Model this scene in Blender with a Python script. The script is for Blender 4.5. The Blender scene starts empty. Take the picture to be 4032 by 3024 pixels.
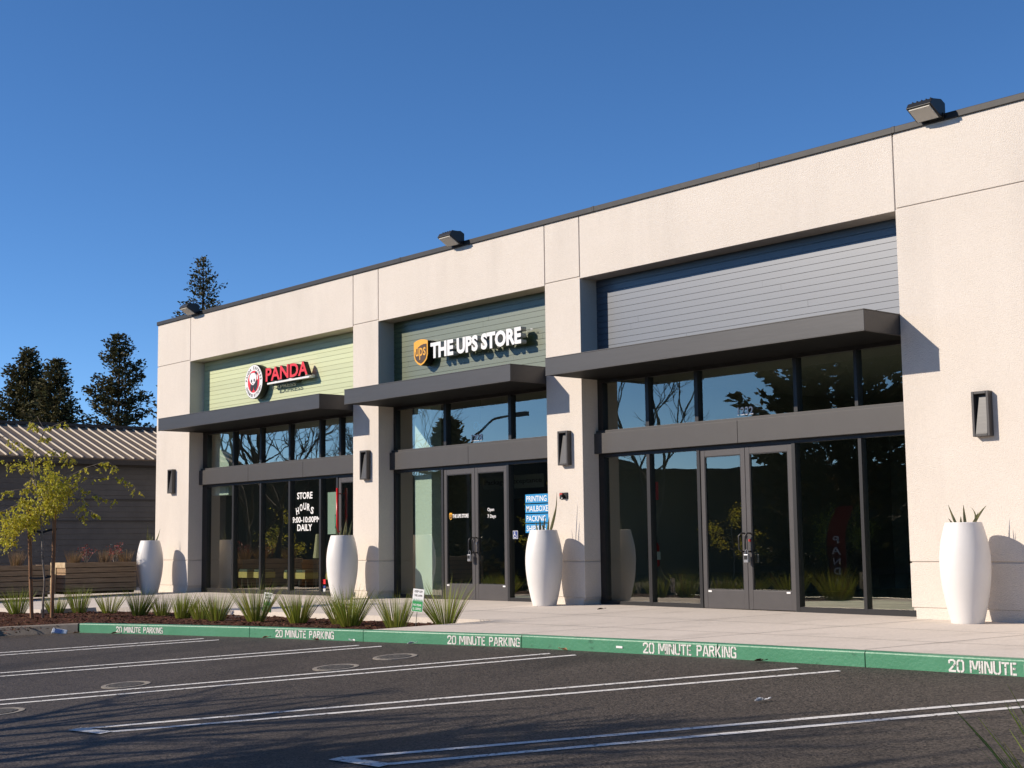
import bpy, bmesh, math, random
from mathutils import Vector, Matrix, noise
R = math.radians
random.seed(7)
sc = bpy.context.scene
COL = sc.collection

# ------------------------------------------------------------------ camera, sky, sun, exposure
CAM = Vector((18.0159, -16.8357, 1.0712))
cr = Vector((0.65137104, 0.75865925, -0.0123251)); cu = Vector((0.09117171, -0.06213166, 0.99389505)); cd = Vector((-0.7532619, 0.64851816, 0.10963903))
cam = bpy.data.objects.new('camera', bpy.data.cameras.new('camera')); COL.objects.link(cam)
m4 = Matrix(((cr.x, cu.x, -cd.x, CAM.x), (cr.y, cu.y, -cd.y, CAM.y), (cr.z, cu.z, -cd.z, CAM.z), (0, 0, 0, 1)))
cam.matrix_world = m4
cam.data.sensor_width = 36; cam.data.lens = 50.54; cam.data.clip_end = 3000; cam.data.clip_start = .1
sc.camera = cam
SUN = Vector((-0.595, -0.829, 0.548)).normalized()
SUN_EL = math.asin(SUN.z)
w = bpy.data.worlds.new('World'); sc.world = w; w.use_nodes = True
nt = w.node_tree; bg = nt.nodes['Background']
sky = nt.nodes.new('ShaderNodeTexSky'); sky.sky_type = 'NISHITA'; sky.sun_disc = False
sky.sun_elevation = SUN_EL; sky.sun_rotation = math.atan2(SUN.x, SUN.y)
sky.altitude = 20; sky.air_density = 0.55; sky.dust_density = 0.0; sky.ozone_density = 4.0
hs = nt.nodes.new('ShaderNodeHueSaturation'); hs.inputs['Saturation'].default_value = 1.13
nt.links.new(sky.outputs[0], hs.inputs['Color']); nt.links.new(hs.outputs[0], bg.inputs[0]); bg.inputs[1].default_value = 0.138
sl = bpy.data.lights.new('sun', 'SUN'); sl.energy = 4.8; sl.angle = R(.5); sl.color = (1, .885, .755)
so = bpy.data.objects.new('sun', sl); COL.objects.link(so)
so.rotation_euler = SUN.to_track_quat('Z', 'Y').to_euler()
sc.view_settings.view_transform = 'Standard'; sc.view_settings.look = 'None'
sc.view_settings.exposure = 0.25; sc.view_settings.gamma = 1
sc.render.engine = 'CYCLES'
sc.cycles.use_denoising = True
sc.cycles.caustics_reflective = False; sc.cycles.caustics_refractive = False
sc.cycles.transparent_max_bounces = 24

# ------------------------------------------------------------------ object helpers
def tag(o, label=None, cat=None, group=None, kind=None):
    if label: o['label'] = label
    if cat: o['category'] = cat
    if group: o['group'] = group
    if kind: o['kind'] = kind
    return o
def empty(name, loc, label, cat, group=None, rz=0):
    o = bpy.data.objects.new(name, None); COL.objects.link(o); o.location = loc; o.rotation_euler = (0, 0, rz)
    o.empty_display_size = .1
    return tag(o, label, cat, group)

class MB:
    def __init__(s): s.v = []; s.f = []; s.mi = []
    def face(s, idx, m=0): s.f.append(idx); s.mi.append(m)
    def quad(s, a, b, c, d, m=0):
        n = len(s.v); s.v += [tuple(a), tuple(b), tuple(c), tuple(d)]; s.face((n, n+1, n+2, n+3), m)
    def poly(s, pts, m=0):
        n = len(s.v); s.v += [tuple(p) for p in pts]; s.face(tuple(range(n, n+len(pts))), m)
    def box(s, x0, x1, y0, y1, z0, z1, m=0, front=None):
        n = len(s.v)
        s.v += [(x0,y0,z0),(x1,y0,z0),(x1,y1,z0),(x0,y1,z0),(x0,y0,z1),(x1,y0,z1),(x1,y1,z1),(x0,y1,z1)]
        for i, q in enumerate(((0,3,2,1),(4,5,6,7),(0,1,5,4),(1,2,6,5),(2,3,7,6),(3,0,4,7))):
            s.face(tuple(n+k for k in q), front if (front is not None and i == 2) else m)
    def hexa(s, p, m=0):  # 8 points bottom ring then top ring
        n = len(s.v); s.v += [tuple(a) for a in p]
        for q in ((0,3,2,1),(4,5,6,7),(0,1,5,4),(1,2,6,5),(2,3,7,6),(3,0,4,7)): s.face(tuple(n+k for k in q), m)
    def tube(s, pts, rad, n=6, m=0, cap=True):
        pts = [Vector(p) for p in pts]
        if not hasattr(rad, '__len__'): rad = [rad]*len(pts)
        base = len(s.v); t0 = (pts[1]-pts[0]).normalized()
        a = t0.orthogonal().normalized(); 
        for i, p in enumerate(pts):
            t = (pts[min(i+1, len(pts)-1)]-pts[max(i-1, 0)])
            if t.length < 1e-9: t = t0
            t.normalize(); a = (a-t*a.dot(t))
            if a.length < 1e-6: a = t.orthogonal()
            a.normalize(); b = t.cross(a)
            for k in range(n):
                an = 2*math.pi*k/n; s.v.append(tuple(p+(a*math.cos(an)+b*math.sin(an))*rad[i]))
        for i in range(len(pts)-1):
            for k in range(n):
                k2 = (k+1) % n; s.face((base+i*n+k, base+i*n+k2, base+(i+1)*n+k2, base+(i+1)*n+k), m)
        if cap:
            s.face(tuple(base+k for k in reversed(range(n))), m); e = base+(len(pts)-1)*n; s.face(tuple(e+k for k in range(n)), m)
    def lathe(s, prof, n=32, c=(0, 0, 0), m=0, closed=False):
        base = len(s.v)
        for r, z in prof:
            for k in range(n):
                an = 2*math.pi*k/n; s.v.append((c[0]+r*math.cos(an), c[1]+r*math.sin(an), c[2]+z))
        for i in range(len(prof)-1):
            for k in range(n):
                k2 = (k+1) % n; s.face((base+i*n+k, base+i*n+k2, base+(i+1)*n+k2, base+(i+1)*n+k), m)
        s.face(tuple(base+k for k in reversed(range(n))), m); e = base+(len(prof)-1)*n; s.face(tuple(e+k for k in range(n)), m)
    def prism(s, pts2, y0, y1, m=0, mside=None):   # polygon in XZ (counter clockwise seen from -Y), extruded from y0 (front) to y1
        n = len(s.v); k = len(pts2)
        s.v += [(p[0], y0, p[1]) for p in pts2] + [(p[0], y1, p[1]) for p in pts2]
        s.face(tuple(range(n, n+k)), m); s.face(tuple(range(n+2*k-1, n+k-1, -1)), m)
        for i in range(k):
            j = (i+1) % k; s.face((n+j, n+i, n+k+i, n+k+j), m if mside is None else mside)
    def build(s, name, mats, parent=None, smooth=False, loc=None, bevel=0, auto=False):
        me = bpy.data.meshes.new(name); me.from_pydata(s.v, [], s.f); 
        if not isinstance(mats, (list, tuple)): mats = [mats]
        for m in mats: me.materials.append(m)
        me.polygons.foreach_set('material_index', s.mi)
        if smooth: me.polygons.foreach_set('use_smooth', [True]*len(s.f))
        me.update()
        o = bpy.data.objects.new(name, me); COL.objects.link(o)
        if loc is not None: o.location = loc
        if parent is not None: o.parent = parent
        if bevel:
            b = o.modifiers.new('bevel', 'BEVEL'); b.width = bevel; b.segments = 2; b.limit_method = 'ANGLE'
        return o
def struct(o): o['kind'] = 'structure'; return o
def copy_tree(o, parent=None):
    c = o.copy(); COL.objects.link(c); c.parent = parent
    for ch in [x for x in bpy.data.objects if x.parent == o]: copy_tree(ch, c)
    return c

# ------------------------------------------------------------------ material helpers
MATS = {}
def mat(name, col, rough=.7, spec=.5, metal=0, noise_amt=0, noise_scale=5, col2=None, bump=0, bump_scale=100, bump_dist=.01, detail=6, island=0, coat=0, trans=0, emis=None, stretch=None, bump_kind='noise', speck=None, stain=None):
    m = bpy.data.materials.new(name); m.use_nodes = True; nt = m.node_tree; N = nt.nodes; L = nt.links
    b = N['Principled BSDF']; b.inputs['Roughness'].default_value = rough; b.inputs['Specular IOR Level'].default_value = spec
    b.inputs['Metallic'].default_value = metal; b.inputs['Base Color'].default_value = (*col, 1)
    if coat: b.inputs['Coat Weight'].default_value = coat; b.inputs['Coat Roughness'].default_value = rough
    tc = N.new('ShaderNodeTexCoord'); src = tc.outputs['Object']
    if stretch:
        mp = N.new('ShaderNodeMapping'); mp.inputs['Scale'].default_value = stretch; L.new(src, mp.inputs[0]); src = mp.outputs[0]
    out = None
    if col2 is not None:
        n = N.new('ShaderNodeTexNoise'); n.inputs['Scale'].default_value = noise_scale; n.inputs['Detail'].default_value = detail; n.inputs['Roughness'].default_value = .62
        L.new(src, n.inputs['Vector'])
        r = N.new('ShaderNodeValToRGB'); r.color_ramp.elements[0].position = .5-.28*max(noise_amt, .3); r.color_ramp.elements[1].position = .5+.28*max(noise_amt, .3)
        r.color_ramp.elements[0].color = (*col, 1); r.color_ramp.elements[1].color = (*col2, 1)
        L.new(n.outputs['Fac'], r.inputs[0]); out = r.outputs[0]; L.new(out, b.inputs['Base Color'])
    if island:
        g = N.new('ShaderNodeNewGeometry'); h = N.new('ShaderNodeHueSaturation'); mr = N.new('ShaderNodeMapRange')
        mr.inputs[3].default_value = 1-island; mr.inputs[4].default_value = 1+island
        L.new(g.outputs['Random Per Island'], mr.inputs[0]); L.new(mr.outputs[0], h.inputs['Value'])
        mr2 = N.new('ShaderNodeMapRange'); mr2.inputs[3].default_value = .5-.05*island; mr2.inputs[4].default_value = .5+.05*island
        wn = N.new('ShaderNodeMath'); wn.operation = 'FRACT'; wm = N.new('ShaderNodeMath'); wm.operation = 'MULTIPLY'; wm.inputs[1].default_value = 37.7
        L.new(g.outputs['Random Per Island'], wm.inputs[0]); L.new(wm.outputs[0], wn.inputs[0]); L.new(wn.outputs[0], mr2.inputs[0]); L.new(mr2.outputs[0], h.inputs['Hue'])
        if out: L.new(out, h.inputs['Color'])
        else: h.inputs['Color'].default_value = (*col, 1)
        out = h.outputs[0]; L.new(out, b.inputs['Base Color'])
    if speck:
        vo = N.new('ShaderNodeTexVoronoi'); vo.inputs['Scale'].default_value = speck[0]; L.new(src, vo.inputs['Vector'])
        sp = N.new('ShaderNodeSeparateColor'); L.new(vo.outputs['Color'], sp.inputs[0])
        mrs = N.new('ShaderNodeMapRange'); mrs.inputs[3].default_value = 1-speck[1]; mrs.inputs[4].default_value = 1+speck[1]; L.new(sp.outputs[0], mrs.inputs[0])
        hs_ = N.new('ShaderNodeHueSaturation'); L.new(mrs.outputs[0], hs_.inputs['Value'])
        if out: L.new(out, hs_.inputs['Color'])
        else: hs_.inputs['Color'].default_value = (*col, 1)
        out = hs_.outputs[0]; L.new(out, b.inputs['Base Color'])
    if stain:
        ms = N.new('ShaderNodeMapping'); ms.inputs['Scale'].default_value = stain[0]; L.new(tc.outputs['Object'], ms.inputs[0])
        ns = N.new('ShaderNodeTexNoise'); ns.inputs['Scale'].default_value = 1; ns.inputs['Detail'].default_value = 8; ns.inputs['Roughness'].default_value = .6; L.new(ms.outputs[0], ns.inputs['Vector'])
        mrt = N.new('ShaderNodeMapRange'); mrt.inputs[1].default_value = stain[2]; mrt.inputs[2].default_value = stain[3]; mrt.inputs[3].default_value = stain[1]; mrt.inputs[4].default_value = 1; L.new(ns.outputs['Fac'], mrt.inputs[0])
        hst = N.new('ShaderNodeHueSaturation'); L.new(mrt.outputs[0], hst.inputs['Value'])
        if out: L.new(out, hst.inputs['Color'])
        else: hst.inputs['Color'].default_value = (*col, 1)
        out = hst.outputs[0]; L.new(out, b.inputs['Base Color'])
    if bump:
        if bump_kind == 'voronoi':
            n2 = N.new('ShaderNodeTexVoronoi'); n2.inputs['Scale'].default_value = bump_scale; h_ = n2.outputs['Distance']
        else:
            n2 = N.new('ShaderNodeTexNoise'); n2.inputs['Scale'].default_value = bump_scale; n2.inputs['Detail'].default_value = 3; h_ = n2.outputs['Fac']
        L.new(src, n2.inputs['Vector'])
        bp = N.new('ShaderNodeBump'); bp.inputs['Strength'].default_value = bump; bp.inputs['Distance'].default_value = bump_dist
        L.new(h_, bp.inputs['Height']); L.new(bp.outputs[0], b.inputs['Normal'])
    if trans:
        t = N.new('ShaderNodeBsdfTranslucent'); mx = N.new('ShaderNodeMixShader'); mx.inputs[0].default_value = trans
        if out: L.new(out, t.inputs[0])
        else: t.inputs[0].default_value = (*col, 1)
        o = N['Material Output']; L.new(b.outputs[0], mx.inputs[1]); L.new(t.outputs[0], mx.inputs[2]); L.new(mx.outputs[0], o.inputs[0])
    if emis:
        b.inputs['Emission Color'].default_value = (*emis[0], 1); b.inputs['Emission Strength'].default_value = emis[1]
    MATS[name] = m
    return m

stucco = mat('stucco', (.625, .56, .485), .92, .2, col2=(.70, .635, .56), noise_scale=.8, noise_amt=1.5, bump=.65, bump_scale=62, bump_dist=.014, detail=12, speck=(80, .045), stain=((1.1, 1.1, .22), .925, .30, .50))
stucco_smooth = mat('groove_plaster', (.58, .52, .46), .9, .2)
asphalt = mat('asphalt', (.046, .037, .029), .66, .28, col2=(.080, .066, .054), noise_scale=.55, noise_amt=1.6, bump=.8, bump_scale=60, bump_dist=.010, detail=10, speck=(70, .85), stain=((.5, .22, 1), .62, .34, .46))
concrete = mat('sidewalk_concrete', (.56, .495, .425), .85, .3, col2=(.72, .64, .555), noise_scale=.9, noise_amt=1.6, bump=.15, bump_scale=90, bump_dist=.004, detail=12, stretch=(1, .35, 1), speck=(60, .06), stain=((1.6, .7, 1), .82, .30, .46))
grey_concrete = mat('kerb_concrete', (.16, .14, .12), .9, .3, col2=(.27, .23, .19), noise_scale=6, noise_amt=1.2, bump=.4, bump_scale=60)
green_paint = mat('green_kerb_paint', (.036, .190, .095), .45, .5, col2=(.078, .265, .15), noise_scale=2.2, noise_amt=1.4, bump=.45, bump_scale=30, bump_dist=.008, detail=12, stain=((5, 5, 9), .60, .30, .40))
joint_dark = mat('joint_dark', (.03, .03, .028), .9, .2)
white_paint = mat('white_marking', (.58, .56, .52), .75, .4, col2=(.80, .78, .74), noise_scale=20, noise_amt=1, bump=.4, bump_scale=60, stain=((24, 24, 24), .16, .375, .42))
bronze = mat('dark_bronze_metal', (.040, .036, .034), .45, .55, col2=(.052, .047, .044), noise_scale=3, noise_amt=1.5, bump=.05, bump_scale=8)
canopy_m = mat('canopy_metal', (.018, .017, .017), .42, .62, col2=(.040, .037, .036), noise_scale=2.2, noise_amt=1.6, stretch=(.6, 3, 6), bump=.04, bump_scale=6, detail=9)
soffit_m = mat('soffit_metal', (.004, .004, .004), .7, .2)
coping_m = mat('coping_metal', (.012, .011, .011), .5, .3, col2=(.030, .028, .027), noise_scale=1.5, noise_amt=1.4, bump=.25, bump_scale=3, bump_dist=.02)
black_frame = mat('black_aluminium', (.012, .011, .011), .40, .5)
door_m = mat('door_aluminium', (.058, .053, .052), .40, .5, col2=(.075, .068, .066), noise_scale=4, noise_amt=1.4, detail=10)
def siding_mat(name, c, c2, rough, spec=.5):
    return mat(name, c, rough, spec, col2=c2, noise_scale=1.1, noise_amt=1.6, stretch=(.25, 1, 1.6), bump=.03, bump_scale=4, detail=8, island=.06, coat=0 if spec < .6 else .9)
siding_pale = siding_mat('pale_green_siding', (.50, .54, .31), (.55, .59, .36), .5)
siding_green = siding_mat('sage_green_siding', (.044, .064, .013), (.060, .086, .020), .42, .95)
siding_blue = siding_mat('slate_blue_siding', (.014, .029, .052), (.020, .037, .064), .42, 1.0)
pot_m = mat('white_pot_glaze', (.70, .67, .63), .5, .45, col2=(.76, .735, .705), noise_scale=3, noise_amt=1.3, bump=.06, bump_scale=5, stain=((3, 3, .9), .93, .30, .50))
soil_m = mat('potting_soil', (.03, .02, .014), .95, .1, col2=(.07, .045, .03), noise_scale=30)
plant_m = mat('snake_plant_leaf', (.05, .08, .03), .45, .5, col2=(.28, .24, .10), noise_scale=14, noise_amt=.8, trans=.15)
grass_m = mat('tuft_blade', (.16, .22, .020), .42, .5, col2=(.38, .40, .07), noise_scale=4, noise_amt=1.3, island=.5, trans=.35)
straw_m = mat('tan_grass_blade', (.20, .12, .05), .7, .3, col2=(.34, .22, .10), noise_scale=4, island=.4, trans=.25)
leaf_m = mat('spring_leaf', (.46, .42, .035), .5, .4, col2=(.62, .56, .07), noise_scale=1.2, noise_amt=1, island=.3, trans=.45)
redleaf_m = mat('red_leaf', (.16, .035, .025), .6, .4, col2=(.38, .07, .055), noise_scale=9, island=.5, trans=.2)
bark_m = mat('young_bark', (.17, .14, .11), .9, .2, col2=(.32, .27, .22), noise_scale=12, bump=.5, bump_scale=40)
bare_bark = mat('grey_bark', (.06, .05, .042), .9, .2, col2=(.10, .085, .07), noise_scale=6)
conifer_m = mat('conifer_needles', (.042, .048, .018), .8, .2, col2=(.115, .090, .036), noise_scale=.5, noise_amt=1.2, island=.5, trans=.2)
conifer_bark = mat('conifer_bark', (.05, .035, .025), .95, .1)
stake_m = mat('stake_wood', (.20, .10, .05), .8, .3, col2=(.32, .17, .085), noise_scale=5, stretch=(4, 4, .6), bump=.2, bump_scale=20)
rubber_m = mat('black_rubber', (.012, .012, .012), .6, .4)
mulch_m = mat('bark_mulch', (.030, .012, .007), .95, .15, col2=(.12, .05, .028), noise_scale=16, noise_amt=1.1, bump=1, bump_scale=45, bump_dist=.03, speck=(55, .6))
chip_m = mat('bark_chip', (.10, .042, .022), .9, .2, island=.7)
iron_m = mat('cast_iron', (.09, .082, .072), .7, .4, col2=(.20, .18, .155), noise_scale=25, bump=.5, bump_scale=60)
iron_dark = mat('iron_recess', (.035, .03, .028), .8, .3)
white_m = mat('sign_white', (.80, .79, .77), .4, .4)
red_m = mat('sign_red', (.75, .03, .035), .35, .5)
deepred_m = mat('handle_red', (.55, .012, .015), .3, .5)
black_m = mat('sign_black', (.010, .010, .010), .45, .4)
letter_grey = mat('letter_grey', (.09, .10, .06), .5, .4)
decal_grey = mat('decal_dark', (.10, .08, .07), .6, .3)
gold_m = mat('shield_gold', (.80, .38, .02), .4, .5)
brown_m = mat('shield_brown', (.055, .022, .008), .5, .4)
blue_m = mat('poster_blue', (.008, .23, .50), .5, .4)
navy_m = mat('symbol_blue', (.015, .04, .20), .5, .4)
green_sign = mat('lawn_sign_green', (.015, .28, .07), .5, .4)
number_m = mat('vinyl_white', (.90, .90, .90), .5, .4)
openblue_m = mat('tube_blue', (.15, .38, .55), .4, .4)
lens_m = mat('lamp_lens', (.62, .58, .50), .35, .5)
chrome_m = mat('lockbox_grey', (.35, .35, .36), .35, .5, metal=.6)
drywall_m = mat('interior_drywall', (.78, .82, .74), .9, .2)
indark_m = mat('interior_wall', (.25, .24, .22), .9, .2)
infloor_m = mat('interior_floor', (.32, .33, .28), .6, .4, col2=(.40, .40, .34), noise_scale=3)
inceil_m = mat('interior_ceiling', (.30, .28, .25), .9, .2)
maroon_m = mat('interior_maroon', (.10, .012, .015), .7, .3)
seat_m = mat('bench_wood', (.62, .46, .16), .6, .3)
dgreen_m = mat('bench_cushion', (.06, .09, .07), .7, .3)
tubelight_m = mat('tube_light', (.8, .8, .8), .5, .2, emis=((1, .97, .9), 1.2))
roofmetal = mat('brown_roof_sheet', (.175, .130, .092), .6, .3, col2=(.225, .172, .125), noise_scale=1.2, noise_amt=1.5, detail=10)
ribmetal = mat('roof_rib', (.46, .39, .30), .5, .4)
greysiding = mat('grey_weatherboard', (.088, .087, .088), .75, .3, col2=(.102, .101, .101), noise_scale=2)
greytrim = mat('dark_trim', (.045, .042, .04), .7, .3)
box_wood = mat('planter_wood', (.20, .125, .068), .8, .3, col2=(.46, .31, .18), noise_scale=3.2, noise_amt=1.1, stretch=(6, .7, 9), detail=8, bump=.1, bump_scale=20)
sunlit_wood = mat('planter_wood_sunlit', (.45, .33, .19), .8, .3, col2=(.58, .45, .28), noise_scale=8)  # planter wood made lighter, sunlight put into the colour
paper_m = mat('notice_paper', (.50, .58, .50), .7, .2)
teal_m = mat('notice_teal', (.02, .22, .16), .6, .3)
packet_m = mat('packet_white', (.70, .72, .76), .5, .4)
packet_blue = mat('packet_blue', (.06, .12, .30), .5, .4)
dryleaf_m = mat('dry_leaf', (.30, .16, .08), .8, .3)
hedge_m = mat('hedge_leaf', (.035, .05, .015), .7, .3, island=.5)
farwall_m = mat('far_wall', (.05, .042, .036), .95, .1)
flag_m = mat('banner_red', (.10, .007, .009), .7, .3, trans=.1)
alarm_m = mat('alarm_red', (.50, .03, .02), .4, .5)

def glass_mats():
    m = bpy.data.materials.new('window_glass'); m.use_nodes = True; nt = m.node_tree; N = nt.nodes; L = nt.links
    N.remove(N['Principled BSDF']); o = N['Material Output']
    lw = N.new('ShaderNodeLayerWeight'); lw.inputs[0].default_value = .5
    pw = N.new('ShaderNodeMath'); pw.operation = 'POWER'; pw.inputs[1].default_value = 2
    ml = N.new('ShaderNodeMath'); ml.operation = 'MULTIPLY_ADD'; ml.inputs[1].default_value = .85; ml.inputs[2].default_value = .16
    tr = N.new('ShaderNodeBsdfTransparent'); tr.inputs[0].default_value = (.84, .91, .86, 1)
    gl = N.new('ShaderNodeBsdfGlossy'); gl.inputs['Roughness'].default_value = 0; gl.inputs[0].default_value = (1, .93, .80, 1)
    tc = N.new('ShaderNodeTexCoord'); n = N.new('ShaderNodeTexNoise'); n.inputs['Scale'].default_value = 1.6; n.inputs['Detail'].default_value = 1
    bp = N.new('ShaderNodeBump'); bp.inputs['Strength'].default_value = .09; bp.inputs['Distance'].default_value = .012
    L.new(tc.outputs['Object'], n.inputs['Vector']); L.new(n.outputs['Fac'], bp.inputs['Height']); L.new(bp.outputs[0], gl.inputs['Normal'])
    mx = N.new('ShaderNodeMixShader')
    L.new(lw.outputs['Facing'], pw.inputs[0]); L.new(pw.outputs[0], ml.inputs[0]); L.new(ml.outputs[0], mx.inputs[0])
    L.new(tr.outputs[0], mx.inputs[1]); L.new(gl.outputs[0], mx.inputs[2]); L.new(mx.outputs[0], o.inputs[0])
    b = bpy.data.materials.new('glass_back'); b.use_nodes = True; nt = b.node_tree; nt.nodes.remove(nt.nodes['Principled BSDF'])
    t2 = nt.nodes.new('ShaderNodeBsdfTransparent'); t2.inputs[0].default_value = (.93, .97, .95, 1); nt.links.new(t2.outputs[0], nt.nodes['Material Output'].inputs[0])
    return [b, m]
GLASS = glass_mats()

# ------------------------------------------------------------------ heights of the ground
KX = [-4.641, -2.852, -.449, 1.991, 4.817, 7.789, 9.625, 11.8, 26]
KY = [-6.722, -6.401, -6.009, -5.71, -5.371, -5.227, -5.203, -5.186, -5.16]
def interp(x, X, Y):
    if x <= X[0]: return Y[0]
    for i in range(len(X)-1):
        if x <= X[i+1]: return Y[i]+(Y[i+1]-Y[i])*(x-X[i])/(X[i+1]-X[i])
    return Y[-1]
def lotz(x, y):
    x = max(-40, min(40, x)); y = max(-22, min(-4.5, y))
    return .1247+.0040*x+.0608*y
def kerby(x): return interp(x, KX, KY)
def swz(x, y):
    zw = interp(x, [-15.3, -5.7, .28, 6.7, 20], [-.035, .0, .015, -.012, -.05]); xx = max(x, -4.64); yk = kerby(xx)
    t = max(0, min(1.3, y/yk)); zk = lotz(xx, yk)+.15
    return zw+(zk-zw)*min(t, 1)

# ------------------------------------------------------------------ ground sheet, road surface
b = MB(); xs = [-400, -120, -40, -20, 0, 20, 40, 120, 400]; ys = [-400, -120, -22, -12, -4.5, 60, 400]
for i in range(len(xs)):
    for j in range(len(ys)): b.v.append((xs[i], ys[j], lotz(xs[i], ys[j])))
for i in range(len(xs)-1):
    for j in range(len(ys)-1):
        k = i*len(ys)+j; b.face((k, k+len(ys), k+len(ys)+1, k+1))
struct(b.build('asphalt_ground', asphalt))

# sidewalk: strips with a front skirt
def bedback(x): return interp(x, [-30, -11.5, -9.7, -9.2, -8.2, -7, -4, 1.8, 2.0], [-5.6, -5.4, -5.25, -4.35, -3.95, -3.58, -3.54, -3.42, -3.40])
def strip(b, x0, x1, yf, yb, zf, nx, ny, skirt=.2):
    base = len(b.v)
    for i in range(nx+1):
        x = x0+(x1-x0)*i/nx
        for j in range(ny+1):
            y = yf(x)+(yb(x)-yf(x))*j/ny; b.v.append((x, y, zf(x, y)))
    for i in range(nx):
        for j in range(ny):
            k = base+i*(ny+1)+j; b.face((k, k+ny+1, k+ny+2, k+1))
    n = len(b.v)
    for i in range(nx+1):
        x = x0+(x1-x0)*i/nx; y = yf(x); b.v.append((x, y, zf(x, y)-skirt))
    for i in range(nx): b.face((n+i, n+i+1, base+(i+1)*(ny+1), base+i*(ny+1)))
    n = len(b.v)
    for j in range(ny+1):
        y = yf(x0)+(yb(x0)-yf(x0))*j/ny; b.v.append((x0, y, zf(x0, y)-skirt))
    for j in range(ny): b.face((n+j+1, n+j, base+j, base+j+1))
b = MB()
strip(b, 2.0, 26, lambda x: kerby(x)+.15, lambda x: .50, swz, 60, 12)
strip(b, -30, 2.0, bedback, lambda x: .50 if x > -15.3 else 14, swz, 120, 12)
struct(b.build('sidewalk', concrete))
# control joints: shallow dark lines, 2 mm strips
b = MB()
def gline(b, pts, wd, zf, dz, m=0):
    for p, q in zip(pts[:-1], pts[1:]):
        d = Vector((q[0]-p[0], q[1]-p[1], 0)).normalized(); s = Vector((-d.y, d.x, 0))*wd/2
        ps = [(p[0]-s.x, p[1]-s.y), (q[0]-s.x, q[1]-s.y), (q[0]+s.x, q[1]+s.y), (p[0]+s.x, p[1]+s.y)]
        b.quad(*[(a[0], a[1], zf(*a)+dz) for a in ps], m)
def seg(p, q, n=12): return [(p[0]+(q[0]-p[0])*i/n, p[1]+(q[1]-p[1])*i/n) for i in range(n+1)]
for p, q in (((4.62, -5.2), (4.62, -.02)), ((6.98, -5.07), (6.98, -.02)), ((9.5, -5.03), (9.5, -.02)), ((12, -5.02), (12, -.02)), ((2.2, -3.1), (2.2, -.02)), ((-.2, -3.3), (-.2, -.45)), ((-2.6, -3.4), (-2.6, -.02)), ((-5, -3.4), (-5, -.02)), ((-9.5, -3.9), (-9.5, -.02)), ((2.2, -1.95), (14, -1.95)), ((2.03, -3.8), (14, -3.62)), ((-14, -1.9), (2.2, -1.95))):
    gline(b, seg(p, q), .012, swz, .004)
struct(b.build('sidewalk_joint', joint_dark))
# plant bed
def bedz(x, y):
    yb = bedback(x); xx = max(x, -4.64); yk = kerby(xx)+.15
    zk = lotz(x if x > -4.64 else -4.6, min(yk, y) if x < -4.6 else yk)+.115; zb = swz(x, yb)-.085
    if y <= yk: return lotz(x, y)+.12
    t = (y-yk)/max(.3, yb-yk); return zk+(zb-zk)*min(1, max(0, t))
def bedf(x): return kerby(x)+.14 if x > -4.5 else interp(x, [-30, -8.1, -7.3, -5.85, -4.76, -4.49], [-16, -16, -12, -7.55, -6.62, -6.53])
b = MB()
def bz(x, y):
    return bedz(x, y)+.022*noise.noise(Vector((x*2.3, y*2.3, 0)))+.014*noise.noise(Vector((x*9, y*9, 3)))
strip(b, -4.49, 2.02, bedf, lambda x: bedback(x)+.02, bz, 190, 60)
strip(b, -30, -4.49, bedf, lambda x: bedback(x)+.02, bz, 160, 90)
struct(b.build('mulch_bed', mulch_m, smooth=True))
b = MB(); rr = random.Random(3)
n_ch = 0
while n_ch < 5200:
    x = rr.uniform(-10, 1.98); y = rr.uniform(-8, -3.4)
    if x > -4.55 and y < kerby(x)+.17: continue
    if x < -4.75 and y < -6.8 and x > -4.9: continue
    if y > bedback(x)-.02: continue
    c = Vector((x, y, bz(x, y)+.006)); a = rr.uniform(0, 6.28); l = rr.uniform(.012, .035); wd = rr.uniform(.005, .012)
    d = Vector((math.cos(a), math.sin(a), rr.uniform(-.5, .5)))*l; e = Vector((-math.sin(a), math.cos(a), rr.uniform(-.6, .6)))*wd
    b.quad(c-d-e, c+d-e, c+d+e, c-d+e); n_ch += 1
tag(b.build('bark_chips', chip_m), kind='stuff')
# kerbs
def kerb_run(b, pts, wd, z0, h, zt=None):
    for i in range(len(pts)-1):
        p, q = Vector(pts[i]), Vector(pts[i+1]); d = (q-p).normalized(); s = Vector((-d.y, d.x))
        g = .006
        p2 = p+d*g; q2 = q-d*g
        def ring(a):
            zz = lotz(a.x, a.y); r = .018; o = a; i_ = a+s*wd
            return [(o.x, o.y, zz-.15), (i_.x, i_.y, zz-.15), (i_.x, i_.y, zz+h), ((o+s*r).x, (o+s*r).y, zz+h), ((o+s*r*.3).x, (o+s*r*.3).y, zz+h-r*.35), (o.x, o.y, zz+h-r)]
        n = 8; base = len(b.v)
        for k in range(n+1): b.v += ring(p2+(q2-p2)*k/n)
        for k in range(n):
            for j in range(6): b.face((base+k*6+j, base+k*6+(j+1) % 6, base+(k+1)*6+(j+1) % 6, base+(k+1)*6+j))
        b.face(tuple(base+j for j in range(6))); b.face(tuple(base+n*6+j for j in reversed(range(6))))
b = MB(); kerb_run(b, list(zip(KX, KY)), .15, 0, .15)
for f in range(len(b.f)): pass
kg = struct(b.build('green_kerb', green_paint))
b = MB()
for i in range(1, len(KX)-1):     # dark filler in the kerb joints
    b.box(KX[i]-.02, KX[i]+.02, KY[i]+.012, KY[i]+.14, lotz(KX[i], KY[i])-.1, lotz(KX[i], KY[i])+.14)
struct(b.build('kerb_joint', joint_dark))
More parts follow.
